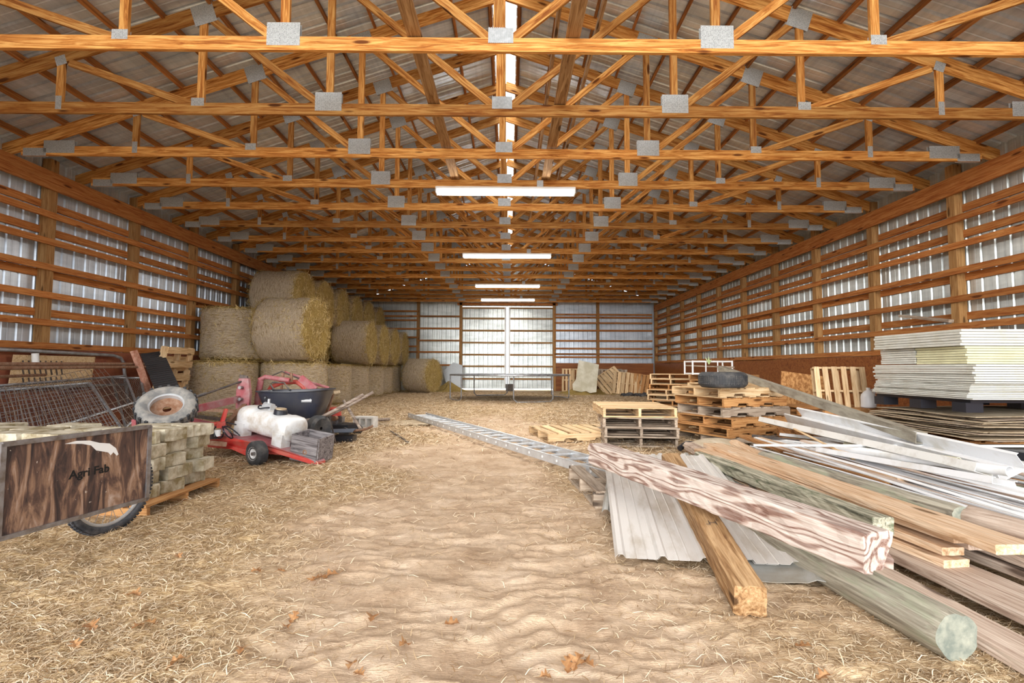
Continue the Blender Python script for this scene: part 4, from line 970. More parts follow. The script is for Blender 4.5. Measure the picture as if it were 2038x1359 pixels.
# ---------------------------------------------------------------- trampoline frame
tp = D(1014, 745, 17.8); 
tr = thing('trampoline', 'bare grey trampoline frame standing in front of the sliding door', 'trampoline', loc=(tp.x+.02, 17.7, 0))
Rt, zt_ = 2.15, .87
MB().tube([(Rt*math.cos(a), Rt*math.sin(a), zt_) for a in np.linspace(0, 2*math.pi, 64, endpoint=False)], .027, 8, closed=True).build('top_ring', M_zinc, tr, smooth=True)
MB().lathe([(0, 0), (1.9, 0), (1.9, .006), (0, .006)], 48).build('jumping_mat', M_black, tr, loc=(0, 0, zt_-.03))
for k in range(4):
    a = math.radians(22+90*k); da = math.radians(19)
    for s in (-1, 1):
        q = a+s*da; rod('leg', [(Rt*math.cos(q), Rt*math.sin(q), zt_), (Rt*math.cos(q), Rt*math.sin(q), .12), (Rt*math.cos(q-s*.05), Rt*math.sin(q-s*.05), .03)], .021, M_zinc, tr)
    rod('foot_tube', [(Rt*math.cos(q_), Rt*math.sin(q_), .025) for q_ in np.linspace(a-da+.05, a+da-.05, 6)], .021, M_zinc, tr)
# ---------------------------------------------------------------- foreground lumber
def plank_mb(L, w, h, seed, ch=.004, nseg=26, rough=.002, warp=.004, ragged=.0, taper=1.0, rot_end=0):
    rg = np.random.default_rng(seed); c = ch
    sec = [(-w/2+c, -h/2), (w/2-c, -h/2), (w/2, -h/2+c), (w/2, h/2-c), (w/2-c, h/2), (-w/2+c, h/2), (-w/2, h/2-c), (-w/2, -h/2+c)]
    # extra points on wide faces for surface wear
    sec2 = []
    for i in range(8):
        a, b = sec[i], sec[(i+1) % 8]; sec2.append(a)
        if math.hypot(b[0]-a[0], b[1]-a[1]) > .03:
            for t in (.25, .5, .75): sec2.append((a[0]+(b[0]-a[0])*t, a[1]+(b[1]-a[1])*t))
    n = len(sec2); vs = []
    for i in range(nseg+1):
        u = i/nseg; x = L*u; s = 1+(taper-1)*u
        dy = warp*math.sin(u*3.1+seed); dz = warp*math.sin(u*2.3+seed*2)
        for k, (a, b) in enumerate(sec2):
            ex = 0
            if ragged and i in (0, nseg): ex = (rg.uniform(-1, 1))*ragged
            vs.append((x+ex, a*s+dy+rg.uniform(-rough, rough), b*s+dz+rg.uniform(-rough, rough)*.6))
    fs = [tuple(range(n-1, -1, -1)), tuple(nseg*n+k for k in range(n))]
    for i in range(nseg):
        for k in range(n): fs.append((i*n+k, i*n+(k+1) % n, (i+1)*n+(k+1) % n, (i+1)*n+k))
    return MB().add(vs, fs)
SEED = [100]
def plank(name, p0, p1, w, h, mat, label, grp=None, up=(0, 0, 1), cat='plank', **kw):
    SEED[0] += 1; L = (Vector(p1)-Vector(p0)).length
    o = plank_mb(L, w, h, SEED[0], **kw).build(name, mat, M=frame(p0, p1, up), smooth=False)
    return tag(o, label, cat, grp)
# big weathered beam over everything, the brown beam it crosses
plank('wooden_beam', D(1745, 1100, 2.06), D(1188, 901, 4.15), .165, .165, M_beam, 'thick weathered beam with swirling grain, lying diagonally over the brown beam', cat='beam', ragged=.018, rough=.0035, ch=.008, nseg=40)
plank('wooden_beam', Z(1495, 1197, .07), D(1334, 918, 4.1), .14, .14, M_brown, 'brown square beam with rotted front end, lying on the metal sheets toward the camera', cat='beam', ragged=.012, rough=.003, ch=.01, nseg=36, up=(0, .3, 1))
hm = MB()
for a_, b_, c_, d_ in ((0, .018, .05, .004), (0, -.018, .05, .004), (0, 0, .004, .036), (.035, -.03, .03, .003), (-.02, .03, .003, .02)): hm.box((a_, b_, 0), (c_, d_, .0012))
hmark = hm.build('pencil_mark', M_darksteel, [o_ for o_ in bpy.data.objects if o_.get('label', '').startswith('brown square beam')][0], loc=(.62, 0, .0755))
# log with green end
def log(name, p0, p1, r0, r1, mat, label, endmat=None, seed=1):
    p0 = Vector(p0); p1 = Vector(p1); L = (p1-p0).length; rg = np.random.default_rng(seed); n = 30; m = 46; vs = []
    th = np.linspace(0, 2*math.pi, n, endpoint=False); ph = rg.uniform(0, 6, 4)
    for i in range(m+1):
        u = i/m; r = r0+(r1-r0)*u
        for k, a in enumerate(th):
            rr = r*(1+.025*math.sin(3*a+ph[0]+u*3)+.03*math.sin(5*a+ph[1]-u*7)+rg.uniform(-.012, .012)-(.05 if abs(a-(1.8+.2*math.sin(u*9))) < .12 else 0))
            if i in (0, m): rr *= .95
            vs.append((L*u+rg.uniform(-.003, .003), rr*math.cos(a)+.01*math.sin(u*4), rr*math.sin(a)))
    fs = []; mi = []
    mb = MB(); mb.add(vs, [(i*n+k, i*n+(k+1) % n, (i+1)*n+(k+1) % n, (i+1)*n+k) for i in range(m) for k in range(n)], 0)
    mb.f += [tuple(range(n-1, -1, -1)), tuple(m*n+k for k in range(n))]; mb.m += [1, 1]
    o = mb.build(name, [mat, endmat or M_logend], M=frame(p0, p1), smooth=True); return tag(o, label, 'log', 'round logs of the lumber pile')
pA = Z(1905, 1268, .092)
log('round_log', pA, (1.62, 4.0, .085), .092, .085, M_log, 'nearest grey-green round log with mottled green sawn end', seed=3)
log('round_log', Z(1917, 1032, .30), Z(1518, 911, .27), .068, .066, M_log, 'grey-green round log lying on the pile just behind the longest tan planks', seed=5)
log('round_log', Z(2260, 1120, .30), Z(1925, 1030, .30), .070, .066, M_plankgrey, 'brown weathered log end to end with the grey-green log at the right edge', M_plankgrey, seed=7)
G = 'planks of the lumber pile'
plank('wooden_plank', (2.06, 1.2, .03), (2.00, 4.4, .03), .19, .045, M_plankgrey, 'lowest grey plank lying on the ground right behind the nearest log', G)
plank('wooden_plank', (2.36, 1.2, .085), (2.24, 4.6, .085), .29, .045, M_plankgrey, 'wide grey-brown plank at the bottom right, second from the ground', G)
plank('wooden_plank', (2.78, 1.5, .10), (2.60, 4.8, .10), .26, .045, M_plankgrey, 'wide grey plank at the bottom right edge under the stacked tan planks', G)
plank('wooden_plank', Z(1903, 1120, .135), (2.06, 4.7, .13), .15, .04, M_plank, 'tan plank ending nearest the beam end, lowest of the tan planks', G)
plank('wooden_plank', Z(1897, 1098, .185), (2.20, 4.8, .18), .12, .04, M_plank, 'tan plank with square end, second up in the tan stack', G)
plank('wooden_plank', Z(1955, 1088, .21), Z(1440, 905, .20), .14, .04, M_plankgrey, 'tan-grey plank in the middle of the tan stack ending by a loose short plank', G)
plank('wooden_plank', Z(1925, 1070, .255), Z(1395, 897, .25), .15, .045, M_plank, 'long narrow tan plank just left of the topmost wide one', G)
plank('wooden_plank', Z(2024, 1094, .30), Z(1418, 886, .29), .20, .045, M_plank, 'topmost long wide tan plank of the pile, with pale scuffs', G)
plank('wooden_plank', Z(2150, 1150, .16), Z(1700, 985, .16), .20, .045, M_plankgrey, 'grey plank with a dark gap beside it at the right edge', G)
plank('wooden_plank', Z(1700, 1000, .20), Z(1455, 878, .20), .14, .04, M_plank, 'tan plank behind the topmost one pointing toward the pallet stack', G)
plank('wooden_plank', Z(1760, 965, .25), Z(1480, 868, .25), .12, .04, M_palletdark, 'orange-brown plank just behind the grey-green log', G)
plank('wooden_plank', Z(1800, 955, .27), Z(1508, 872, .28), .10, .035, M_plank, 'thin tan plank behind the orange-brown one', G)
plank('wooden_plank', Z(1560, 925, .15), Z(1500, 895, .15), .12, .04, M_plankgrey, 'short pinkish plank end sticking out left of the grey-green log', G)
plank('wooden_plank', (3.3, 1.9, .05), (3.1, 5.2, .05), .28, .045, M_plankgrey, 'broad grey plank under the thin laths', G)
plank('wooden_plank', (3.8, 2.3, .06), (3.6, 5.4, .06), .28, .045, M_plankgrey, 'second broad grey plank under the thin laths', G)
plank('square_timber', D(1757, 1048, 2.62), D(1395, 908, 5.0), .115, .10, M_green, 'mossy weathered square timber between the swirling-grain beam and tan planks', cat='timber', rough=.004, ch=.008, nseg=40)
plank('square_timber', D(1440, 921, 4.7), D(1372, 889, 5.6), .12, .10, M_plankgrey, 'worn rounded timber continuing behind the mossy one', cat='timber', rough=.004, ch=.02)
# supports under the pile
for y_ in (2.6, 4.6): plank('bearer_block', (1.86, y_, .04), (1.94, y_+.35, .04), .10, .08, M_plankgrey, 'short bearer block under the mossy timber, %s' % ('front one' if y_ < 3 else 'rear one'), cat='block')
o = MB().sheet([[(x*.26*(1-.5*abs(v)), v*.4, .05+.07*math.cos(x*1.5)*math.cos(v*1.4)) for x in np.linspace(-1, 1, 9)] for v in np.linspace(-1, 1, 9)]).build('burlap_bag', plain('tan_cloth', (.45, .36, .25), .9, c2=(.62, .54, .42), nscale=7), loc=Z(1420, 893, .12), rot=(0, 0, -60), solid=.02, smooth=True)
tag(o, 'crumpled tan bag lying at the far tip of the tan planks', 'bag')
o = MB().tube([(-.16, 0, 0), (-.05, .08, .05), (.1, .05, .06), (.18, -.03, 0)], .035, 10).build('black_hose_end', M_black, loc=Z(1378, 893, .10), smooth=True); tag(o, 'short curved black hose piece beside the tan bag', 'hose')
# metal roofing sheets on the aisle side
def roof_sheet(A, B_, wid, label, mat, z_off=0, yawj=0):
    # A front centre, B back centre
    A = Vector(A); B_ = Vector(B_); L = (B_-A).length
    prof = []; u = -wid/2
    for k in range(5):
        c = -wid/2+.03+k*(wid-.06)/4
        prof += [(c-.030, 0), (c-.014, .020), (c+.014, .020), (c+.030, 0)]
        if k < 4:
            st = (wid-.06)/4; prof += [(c+st*.35, 0), (c+st*.37, .004), (c+st*.40, 0), (c+st*.62, 0), (c+st*.64, .004), (c+st*.67, 0)]
    g = [[(L*t, -y, z+.010*math.sin(t*5+y*3)) for y, z in prof] for t in np.linspace(0, 1, 14)]
    o = MB().sheet(g).build('roofing_sheet', mat, M=frame(A, B_), solid=.0015); return tag(o, label, 'metal sheet', 'roofing sheets under the beams')
M_sheet = plain('dusty_white_sheet', (.66, .63, .60), .45, c2=(.44, .38, .31), nscale=3.5, lo=.5, hi=.72, scale=(.5, 1.5, 1))
M_sheetg = plain('dusty_grey_sheet', (.40, .40, .38), .5, c2=(.30, .26, .2), nscale=4)
fc, bc = Z(1405, 1117, .055), Z(1300, 905, .25)
dv = (fc-bc).normalized()
roof_sheet(fc+Vector((.02, .05, -.02)), bc+Vector((.1, .1, -.01)), .95, 'lower roofing sheet showing a second edge under the white one', M_sheet)
roof_sheet(fc, bc, .97, 'top white metal roofing sheet with dusty ribs under the two beams', M_sheet)
roof_sheet(Z(1262, 1022, .08), Z(1262, 925, .20), .45, 'greyer roofing sheet sticking out left under the white one', M_sheetg)
roof_sheet(Z(1560, 1120, .04), Z(1420, 905, .21), .60, 'bare metal roofing sheet peeking out right under the white one', M_sheetg)
pallet('grey', PM(1.34, 4.45, 0, 4), 'grey pallet under the metal roofing sheets, slats showing at left', 'pallet under the sheets')
o = MB().sheet([[(x, y, .02+.012*math.sin(x*14)+.02*(x > .1)) for x in np.linspace(-.17, .17, 9)] for y in np.linspace(-.12, .12, 4)]).build('crumpled_metal', M_sheetg, loc=Z(1560, 1145, .02), rot=(4, 0, -20), solid=.003)
tag(o, 'crumpled piece of dull metal at the right front corner of the sheets', 'metal scrap')
# ---------------------------------------------------------------- laths and vinyl strips
rd = random.Random(11)
for i in range(92):
    t = i/91
    x0 = 2.75+1.9*t+rd.uniform(-.05, .05); x1 = x0-rd.uniform(.0, .30); zz = .17+rd.uniform(0, .13)+.03*math.sin(t*9)
    y0 = 1.9+1.0*t+rd.uniform(-.2, .6); y1 = 4.7+.6*rd.random()
    white = rd.random() < .68
    w = rd.uniform(.022, .06); h = rd.uniform(.004, .012)
    o = plank_mb(math.hypot(x1-x0, y1-y0), w, h, 500+i, ch=.001, nseg=10, rough=.0006, warp=.02).build('white_strip' if white else 'wooden_lath', M_vinyl if white else M_lath, M=frame((x0, y0, zz), (x1, y1, zz+rd.uniform(-.06, .08)), (rd.uniform(-.5, .5), 0, 1)))
    if white: tag(o, 'thin white strip among the loose laths heaped at the right edge', 'strip', 'loose white strips at the right')
    else: tag(o, 'thin brown wooden lath heaped loosely with white strips at the right edge', 'lath', 'loose brown laths at the right')
def trough(name, p0, p1, w, h, mat, label, th=.004, up=(0, 0, 1), lip=.02):
    L = (Vector(p1)-Vector(p0)).length; s = [(-w/2, h/2), (-w/2+.02, h/2-.005), (-w/2, -h/2), (w/2, -h/2), (w/2, h/2), (w/2-lip, h/2)]
    g = [[(u*L, a, b) for a, b in s] for u in np.linspace(0, 1, 12)]
    return tag(MB().sheet(g).build(name, mat, M=frame(p0, p1, up), solid=th), label, 'trough')
trough('metal_gutter', D(2010, 930, 3.5), D(1578, 826, 6.4), .20, .13, M_vinyl, 'larger white metal gutter running from the pallets to the right edge', up=(-.5, 0, 1))
trough('metal_gutter', D(1960, 935, 3.4), D(1520, 836, 6.3), .13, .06, M_gutter, 'dusty white metal gutter lying in front of the larger one', up=(.3, 0, 1))
trough('metal_gutter', D(2000, 960, 3.0), D(1640, 897, 4.6), .16, .04, M_vinyl, 'flat white channel with a pointed cut end among the laths', up=(.2, 0, 1))
trough('metal_gutter', D(1760, 905, 4.4), D(1515, 874, 5.9), .08, .03, M_vinyl, 'narrow white channel closest to the pallet stack', up=(-.3, 0, 1))
trough('metal_gutter', D(1700, 890, 4.9), D(1500, 868, 6.0), .06, .03, M_darksteel, 'narrow black channel between the white ones', up=(.3, 0, 1))
trough('metal_gutter', D(1690, 880, 5.0), D(1558, 866, 5.9), .09, .03, M_vinyl, 'short white channel right of the black one', up=(.3, 0, 1))
def pipe(p0, p1, r, mat, label, wall=.005):
    L = (Vector(p1)-Vector(p0)).length
    pr = [(r, 0), (r, L), (r-wall, L), (r-wall, L-.4 if L > .5 else 0), (0, L-.4)]; pr = [(r-wall, .35), (r-wall, 0), (r, 0), (r, L), (r-wall, L), (r-wall, L-.35), (0, L-.35)]
    o = MB().lathe([(0, .35)]+pr, 20, axis='x').build('plastic_pipe', mat, M=frame(p0, p1), smooth=True); return tag(o, label, 'pipe', 'pipes of the pile')
M_cream = plain('cream_pipe', (.72, .68, .50), .45, c2=(.55, .50, .36), nscale=6)
pipe(D(2010, 938, 3.3), D(1600, 882, 5.2), .036, M_vinyl, 'thick cream-white pipe with open end at the far right')
pipe(D(1908, 917, 3.7), D(1683, 884, 4.8), .026, M_cream, 'yellowed pipe with open end lying left of the thick one')
pipe(D(2080, 888, 4.3), D(1500, 886, 4.6), .011, M_vinyl, 'thin white pipe crossing almost level in front of the steel beam end')
plank('thin_lath', D(1700, 912, 4.2), D(1580, 854, 5.4), .03, .012, M_pallet, 'thin pale stick slanting over the white gutters', cat='stick')
plank('square_duct_beam', D(2005, 915, 3.9), D(1840, 888, 4.7), .10, .09, M_sheetg, 'grey-green sheet metal duct with a torn end at the right', cat='duct')
plank('wooden_board', D(1990, 930, 4.0), D(1862, 903, 4.7), .05, .06, M_palletdark, 'orange-brown board lying under the sheet metal duct', cat='board')
tag(MB().box((0, 0, .1), (.5, .5, .2)).build('black_crate', M_black, loc=D(2040, 915, 4.35)-Vector((0, 0, .1))), 'black plastic crate at the right edge below the foam stack', 'crate')
o = MB().lathe([(0, 0), (.17, 0), (.18, .012), (0, .016)], 24).build('mossy_disc', plain('moss_yellow', (.32, .33, .12), .9, c2=(.45, .43, .22), nscale=12), loc=Z(1905, 955, .24), rot=(4, -3, 0)); tag(o, 'mossy yellow-green disc lying under the loose strips', 'disc')
o = MB().lathe([(0, 0), (.13, 0), (.135, .012), (0, .016)], 20).build('mossy_disc', plain('moss_grey', (.20, .21, .14), .9, c2=(.30, .30, .20), nscale=12), loc=Z(1995, 972, .25), rot=(4, -3, 0)); tag(o, 'smaller grey-green disc near the right edge under the strips', 'disc')
# steel box beam slanting down from the far stack
s0, s1 = D(1434, 733, 9.3), D(1834, 872, 4.4); L = (s1-s0).length; bb = MB(); w_ = .10
for a, b, c_, d_ in ((0, .046, w_, .006), (0, -.046, w_, .006), (.047, 0, .006, .09), (-.047, 0, .006, .09)): bb.box((L/2, a, b), (L, c_, d_))
tag(bb.build('steel_box_beam', plain('old_steel_beam', (.40, .37, .30), .7, .1, c2=(.20, .17, .13), nscale=6, scale=(.6, 2, 2)), M=frame(s0, s1, (0, 0, 1))), 'long rusty hollow steel beam slanting from the pallet stacks down to the right', 'beam')
# ---------------------------------------------------------------- pallet stacks
stack(3.50, 7.55, 22, ['grey', 'orange', 'orange', 'grey', 'orange', 'tan'], 'carrying the black tyre', 'pallets of the tyre stack', jr=5)
TS = D(1438, 757, 6.95)
ty = thing('car_tyre', 'black car tyre lying flat on top of the central pallet stack', 'tyre', loc=(TS.x, TS.y, .842), rot=(0, 0, 0))
TYR = .32
MB().lathe([(.205, .02), (.225, .0), (.28, .003), (.312, .03), (TYR, .07), (TYR, .15), (.312, .19), (.28, .217), (.225, .22), (.205, .20), (.195, .11), (.205, .02)], 56).build('carcass', M_rubber, ty, smooth=True)
tr_ = MB()
for zz in (.06, .085, .11, .135, .16):
    for k in range(60):
        a = 2*math.pi*(k+(.5 if int(zz*1000) % 50 else 0))/60; tr_.box((TYR+.001, 0, zz), (.010, .027, .017), (22, 0, 0), M=Matrix.Rotation(a, 4, 'Z'))
tr_.build('tread', M_rubber, ty)
stack(2.02, 7.50, 84, ['grey', 'grey', 'grey'], 'in the front, left of the tyre stack', 'pallets of the low front stack', jit=.04, jr=3)
pallet('solid', PM(1.95, 7.42, .425, 87), 'newer tan pallet with closed deck topping the low front stack', 'pallets of the low front stack')
stack(2.62, 9.55, 86, ['grey', 'grey', 'solid'], 'just behind the low front stack', 'pallets of the low rear stack', jr=3)
pallet('tan', PM(1.15, 7.95, 0, 14), 'single tan slatted pallet lying flat at the end of the ladder', 'single pallet')
stack(4.55, 13.4, 66, ['tan', 'orange', 'tan', 'tan', 'orange', 'tan', 'tan'], 'farther back, left of the white rack', 'pallets of the far stack', jr=6)
stack(5.35, 12.0, 30, ['orange', 'tan', 'orange', 'tan', 'grey', 'orange', 'orange'], 'far stack carrying the white rack', 'pallets of the rack stack', jr=5)
stack(4.45, 9.7, 24, ['tan', 'orange', 'grey', 'tan', 'orange', 'tan'], 'behind the tyre stack', 'pallets behind the tyre stack', jr=5)
stack(4.3, 6.3, -25, ['grey', 'orange'], 'low, right of the tyre stack under the steel beam', 'low pallets under the steel beam', jr=6)
# white rack on the far stack
wrp = D(1420, 742, 11.0)
wr = thing('white_rack', 'white metal frame rack lying on the far pallet stack', 'rack', loc=(wrp.x, wrp.y+.3, .975))
fr = [(-.45, -.25), (.45, -.25), (.45, .25), (-.45, .25)]
for z in (.02, .30): MB().tube([(x, y, z) for x, y in fr], .018, 8, closed=True).build('ring', M_white, wr)
for x, y in fr: MB().tube([(x, y, 0), (x, y, .32)], .02, 8).build('leg', M_white, wr)
for x in (-.15, .12): MB().tube([(x, -.25, .02), (x, -.25, .3)], .014, 8).build('bar', M_white, wr)
o = plank('short_board', D(1365, 727, 11.6), D(1460, 731, 10.6), .08, .03, M_palletgrey, 'short grey board lying across the white rack', cat='board')
pt = thing('green_plastic_sprig', 'small pale green plastic sprig on top of the white rack', 'sprig', loc=D(1411, 722, 11.0))
for k in range(4): MB().tube([(0, 0, -.03), (.03*math.cos(k*1.6), .03*math.sin(k*1.6), .03), (.06*math.cos(k*1.6), .03, .07+.02*k)], .010, 6).build('stem', plain('pale_green', (.5, .62, .30), .6), pt)
# leaning pieces at the right wall
pallet('open', Matrix.Translation(D(1668, 781, 7.35)) @ Euler((math.radians(76), 0, math.radians(-14))).to_matrix().to_4x4() @ Matrix.Diagonal((.56, .72, 1, 1)), 'small tan pallet leaning upright against the steel beam near the jug', 'leaning pallet')
sb_ = D(1596, 768, 8.9); ob_ = MB().box((0, 0, 0), (.72, .015, 1.15)).build('strand_board', M_osb, M=Matrix.Translation((sb_.x, 8.9, .50)) @ Euler((math.radians(-24), math.radians(8), math.radians(-18))).to_matrix().to_4x4())
tag(ob_, 'orange-brown strand board leaning behind the upright small pallet', 'board')
# foam bundles
FX, FY = 4.84, 5.05
def bundle(name, x0, x1, y0, y1, z0, z1, mat, label, seed, sag=0, dz=.027, jit=.008, rz=0):
    rg = random.Random(seed); n = max(2, int(round((z1-z0)/dz))); t = MB(); h = (z1-z0)/n; cx, cy_ = (x0+x1)/2, (y0+y1)/2
    for i in range(n):
        jx, jy = rg.uniform(-jit, jit), rg.uniform(-jit, jit)
        # split outline for ragged edges
        L, Wd = (x1-x0), (y1-y0); pts = []
        for a, b in (((-L/2, -Wd/2), (L/2, -Wd/2)), ((L/2, -Wd/2), (L/2, Wd/2)), ((L/2, Wd/2), (-L/2, Wd/2)), ((-L/2, Wd/2), (-L/2, -Wd/2))):
            m = 10
            for k in range(m):
                u = k/m; pts.append((a[0]+(b[0]-a[0])*u+jx+rg.uniform(-.002, .002)*jit/.008, a[1]+(b[1]-a[1])*u+jy+rg.uniform(-.002, .002)*jit/.008))
        zz = z0+i*h-z0
        m = len(pts); vs = [(x, y, zz+.0022+sag*(x/L)) for x, y in pts]+[(x, y, zz+h-.0022+sag*(x/L)) for x, y in pts]
        t.add(vs, [tuple(range(m-1, -1, -1)), tuple(range(m, 2*m))]+[(k, (k+1) % m, m+(k+1) % m, m+k) for k in range(m)])
    o = t.build(name, mat, loc=(cx, cy_, z0), rot=(0, 0, rz)); return tag(o, label, 'foam boards', 'bundles of foam insulation boards')
bundle('foam_board_bundle', FX-.06, FX+1.18, FY-.03, FY+1.17, 1.355, 1.53, M_foam, 'topmost bundle of white foam boards, left half', 1)
bundle('foam_board_bundle', FX+1.19, FX+2.42, FY-.03, FY+1.17, 1.35, 1.52, M_foam, 'topmost bundle of white foam boards, right half at the frame edge', 2)
bundle('foam_board_bundle', FX, FX+1.25, FY+.62, FY+1.14, 1.17, 1.353, M_foam, 'white foam bundle in the second tier, rear one with a dark gap beside it', 3)
bundle('foam_board_bundle', FX, FX+1.25, FY-.02, FY+.605, 1.165, 1.353, M_foamy, 'yellowed foam bundle in the second tier, front left corner', 4)
bundle('foam_board_bundle', FX+1.26, FX+2.42, FY-.02, FY+1.25, 1.165, 1.348, M_foam, 'white foam bundle in the second tier at the frame edge', 5)
bundle('foam_board_bundle', FX-.02, FX+2.4, FY-.12, FY+1.24, .985, 1.163, M_foam, 'third tier bundle of white foam boards with chipped edges', 6, jit=.014)
bundle('foam_board_bundle', FX-.05, FX+1.2, FY-.10, FY+1.20, .80, .983, M_foam, 'lowest bundle of splayed white foam sheets with torn corner, left', 7, jit=.03, dz=.018)
bundle('foam_board_bundle', FX+1.21, FX+2.4, FY-.12, FY+1.2, .80, .983, M_foamy, 'lowest yellowed foam bundle at the frame edge', 8)
bp = thing('plastic_pallet', 'black plastic pallet directly under the foam boards', 'pallet', loc=(FX+1.2, FY+.6, .665))
MB().box((0, 0, .115), (2.4, 1.28, .03)).build('deck', M_black, bp)
for a in (-1.15, 0, 1.15):
    for b in (-.55, 0, .55): MB().box((a, b, .05), (.18, .16, .10)).build('foot', M_black, bp)
rd = random.Random(21)
for i in range(14):
    z = .40+i*.0185; g = []
    w = 2.42+rd.uniform(-.15, .1); d = 1.45+rd.uniform(-.1, .1); ph = rd.uniform(0, 6)
    g = [[(x, y, .006*math.sin(x*3+ph)+.005*math.sin(y*5+ph)+(-.02*(abs(x)/1.2)**3 if i > 8 else 0)) for x in np.linspace(-w/2, w/2, 14)] for y in np.linspace(-d/2, d/2, 8)]
    o = MB().sheet(g).build('fibre_sheet', M_card if i % 3 else M_palletgrey, loc=(FX+1.15+rd.uniform(-.08, .05), FY+.55+rd.uniform(-.06, .05), z), rot=(0, 0, rd.uniform(-3, 3)), solid=.006)
    tag(o, 'warped brown sheet in the flat pile under the black plastic pallet', 'sheet', 'warped brown sheets under the foam')
for k, (x, y) in enumerate(((FX+.55, FY+.5), (FX+1.8, FY+.45))):
    for j in range(2):
        pallet('orange', PM(x, y, .09+j*.148, 3-4*k), '%s orange-brown pallet under the brown sheets, %s' % (('lower', 'upper')[j], ('toward the jug', 'toward the frame edge')[k]), 'pallets under the foam stack')
for y_ in (4.75, 5.6, 6.2): plank('bearer_beam', (FX-.2, y_, .04), (FX+2.4, y_, .04), .1, .085, M_palletdark, 'rough bearer on the ground under the foam stack, %s' % {4.75: 'front one', 5.6: 'middle one', 6.2: 'rear one'}[y_], cat='bearer')
stack(4.95, 7.3, 8, ['orange', 'orange', 'orange', 'orange'], 'under the cloudy jug', 'pallets under the jug', jr=3)
jp = D(1729, 808, 7.0)
jg = thing('plastic_jug', 'cloudy white plastic jug standing on a pallet beside the foam boards', 'jug', loc=(jp.x, jp.y, .558))
MB().lathe([(0, 0), (.085, 0), (.095, .01), (.095, .15), (.085, .19), (.05, .235), (.025, .25), (.022, .27), (0, .27)], 24).build('body', M_jug, jg, smooth=True)
MB().lathe([(.026, .255), (.026, .285), (0, .287)], 16).build('cap', M_white, jg, smooth=True)
MB().tube([(.03, 0, .25), (.075, 0, .265), (.09, 0, .22), (.085, 0, .17)], .012, 8).build('handle', M_jug, jg, smooth=True)
plank('wooden_board', X(1793, 629, 7.2), X(1893, 639, 7.22), .09, .05, M_palletgrey, 'grey stub of board lying on the right wall rail beside a post', cat='board')
# ---------------------------------------------------------------- back right corner
def lean(kind, px, py, y, ex, ey, ez, label, sc=(1, 1, 1)):
    pallet(kind, Matrix.Translation(D(px, py, y)) @ Euler([math.radians(a) for a in (ex, ey, ez)]).to_matrix().to_4x4() @ Matrix.Diagonal((*sc, 1)), label, 'pallets leaning in the back right corner')
lean('grey', 1195, 756, 23.2, 82, 0, 2, 'grey pallet upright behind the broken white board', (1.7, 1, 1))
lean('open', 1138, 757, 22.8, 78, 0, -8, 'narrow tan pallet upright beside the right door jamb', (.75, 1.05, 1))
lean('grey', 1222, 757, 22.7, 78, 0, -6, 'grey slatted pallet upright right of the broken white board', (1, .95, 1))
lean('tan', 1215, 760, 21.6, 55, -28, 20, 'tan pallet tipped on its corner in front of the back wall')
lean('tan', 1248, 765, 21.3, 68, 6, -10, 'tan slatted pallet leaning with its open face to the aisle')
lean('orange', 1271, 768, 21.2, 72, 8, -22, 'brown pallet leaning rightmost in the back corner')
mb = MB(); mb.prism([(-.50, -.55), (-.15, -.62), (.05, -.58), (.2, -.66), (.47, -.62), (.50, -.2), (.60, .55), (-.25, .75), (-.38, -.1), (-.52, -.3)], -.012, .012, 'y')
tag(mb.build('broken_board', plain('mottled_board', (.50, .46, .34), .8, c2=(.68, .65, .55), nscale=2.5), M=Matrix.Translation(D(1164, 751, 20.6)) @ Euler((math.radians(-12), 0, math.radians(-6))).to_matrix().to_4x4()), 'large broken whitish board leaning upright before the back wall pallets', 'board')
o = MB().sheet([[(x*.5, y*.25, .05+.05*math.sin(x*5+y*4)+.03*math.cos(y*9)) for x in np.linspace(-1, 1, 12)] for y in np.linspace(-1, 1, 8)]).build('crumpled_tarp', M_rubber, loc=Vector((D(1262, 779, 19.5).x, 19.5, .03)), solid=.01); tag(o, 'crumpled black and white tarp on the straw before the far pallets', 'tarp')
o = MB().prism([(-.35, 0), (.35, 0), (.35, 1.1), (-.1, 1.25), (-.6, .8)], -.01, .01, 'y').build('metal_scrap_sheet', M_galv, M=Matrix.Translation(D(905, 772, 23.6)) @ Euler((math.radians(-8), 0, 0)).to_matrix().to_4x4()); tag(o, 'bent grey metal sheet leaning left of the sliding door', 'metal sheet')
o = MB().box((0, 0, .17), (.36, .2, .34)).build('electric_motor_box', M_darksteel, loc=(D(1014, 770, 23.9).x, 23.85, 0)); tag(o, 'small dark box standing at the foot of the door gap', 'box')
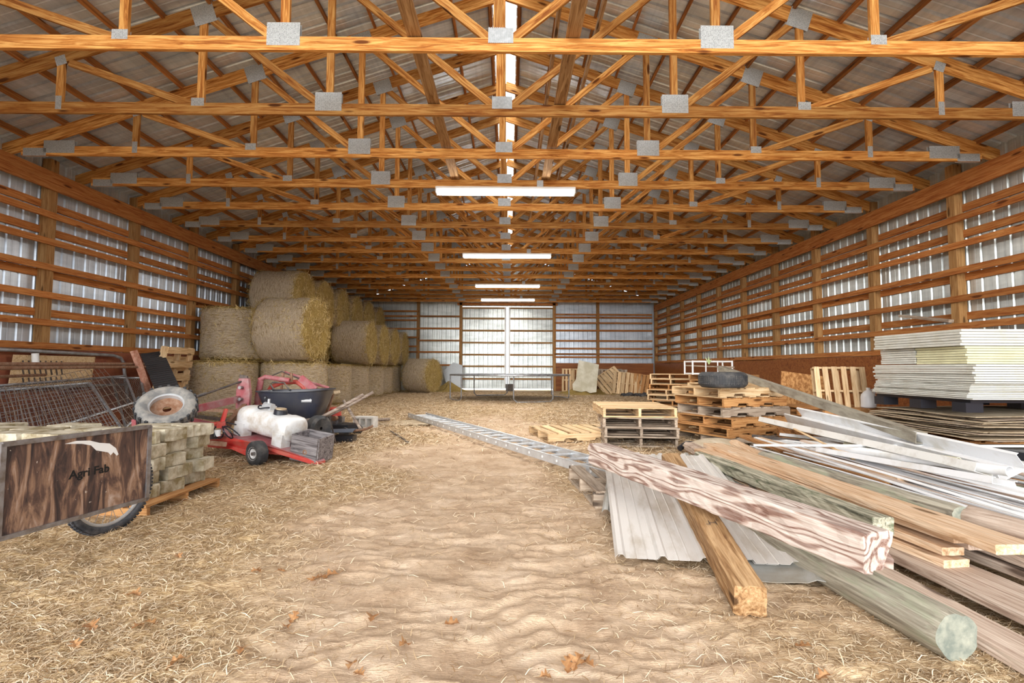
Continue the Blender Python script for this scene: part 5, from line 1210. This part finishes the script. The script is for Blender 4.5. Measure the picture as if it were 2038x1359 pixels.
# small mound of old hay in the back
for k, (px, py, r) in enumerate(((893, 779, 1.0), (1160, 784, 1.3), (1215, 782, 1.4))):
    c = Z(px, py, 0); g = [[(c.x+rr*r*math.cos(a), min(23.8, c.y+rr*r*math.sin(a)), -.02+.32*(1-rr)**1.3*(1+.5*math.sin(a*3+k)+.35*math.sin(a*7))) for a in np.linspace(0, 2*math.pi, 28)] for rr in (1, .8, .6, .4, .2, .02)]
    tag(MB().sheet(g).build('hay_mound', M_hayend, smooth=True), 'low mound of loose hay on the floor, %s' % ['beside the lone bale', 'in front of the broken white board', 'in front of the tipped pallets'][k], 'hay mound', kind='stuff')
# ---------------------------------------------------------------- leaves on the dirt
def leaf_mesh(seed):
    rg = random.Random(seed); pts = []; n = 22
    for i in range(n):
        u = i/(n-1); w = .028*math.sin(math.pi*u**.8)*(1+.55*math.sin(u*19)); pts.append((u*.10-.05, w))
    g = [[(x, s*w, .012*math.sin(x*40+seed)+.018*abs(s)*(w/.03)) for x, w in pts] for s in (-1, -.5, 0, .5, 1)]
    mb = MB().sheet(g); mb.tube([(.05, 0, .0), (.075, .004, .006)], .001, 4); return mb.build('oak_leaf', M_leaf, solid=.0008)
M_leaf = plain('dry_leaf', (.28, .12, .04), .7, c2=(.48, .27, .12), nscale=30)
LV = [leaf_mesh(s) for s in range(3)]; lu = [0]*3; rd = random.Random(8)
spots = [(300, 1240), (275, 1250), (265, 1190), (585, 1235), (570, 1250), (510, 1150), (560, 1145), (640, 1155), (660, 1150), (625, 1158), (740, 1235), (700, 1325), (715, 1340), (1150, 1315), (1170, 1320), (1130, 1318), (355, 1115), (805, 1290), (1600, 1290), (1640, 1345), (180, 1250), (150, 1290), (350, 1330), (480, 1300), (900, 1245), (1085, 1340)]
for i, (px, py) in enumerate(spots):
    k = i % 3; o = LV[k] if not lu[k] else LV[k].copy()
    if lu[k]: COL.objects.link(o)
    lu[k] = 1; p = Z(px, py, 0); s = rd.uniform(.5, .85)
    o.matrix_basis = Matrix.Translation((p.x, p.y, float(floor_h(np.array([p.x]), np.array([p.y]))[0])+.012)) @ Euler((rd.uniform(-.4, .4), rd.uniform(-.4, .4), rd.uniform(0, 6))).to_matrix().to_4x4() @ Matrix.Diagonal((s, s, s, 1))
    tag(o, 'dry curled brown oak leaf lying on the dirt in the foreground', 'leaf', 'dry leaves on the dirt floor')
for k, q in PAL.items():
    if k not in first:
        for c in list(KIDS.get(q.name, [])): bpy.data.objects.remove(c)
        bpy.data.objects.remove(q)
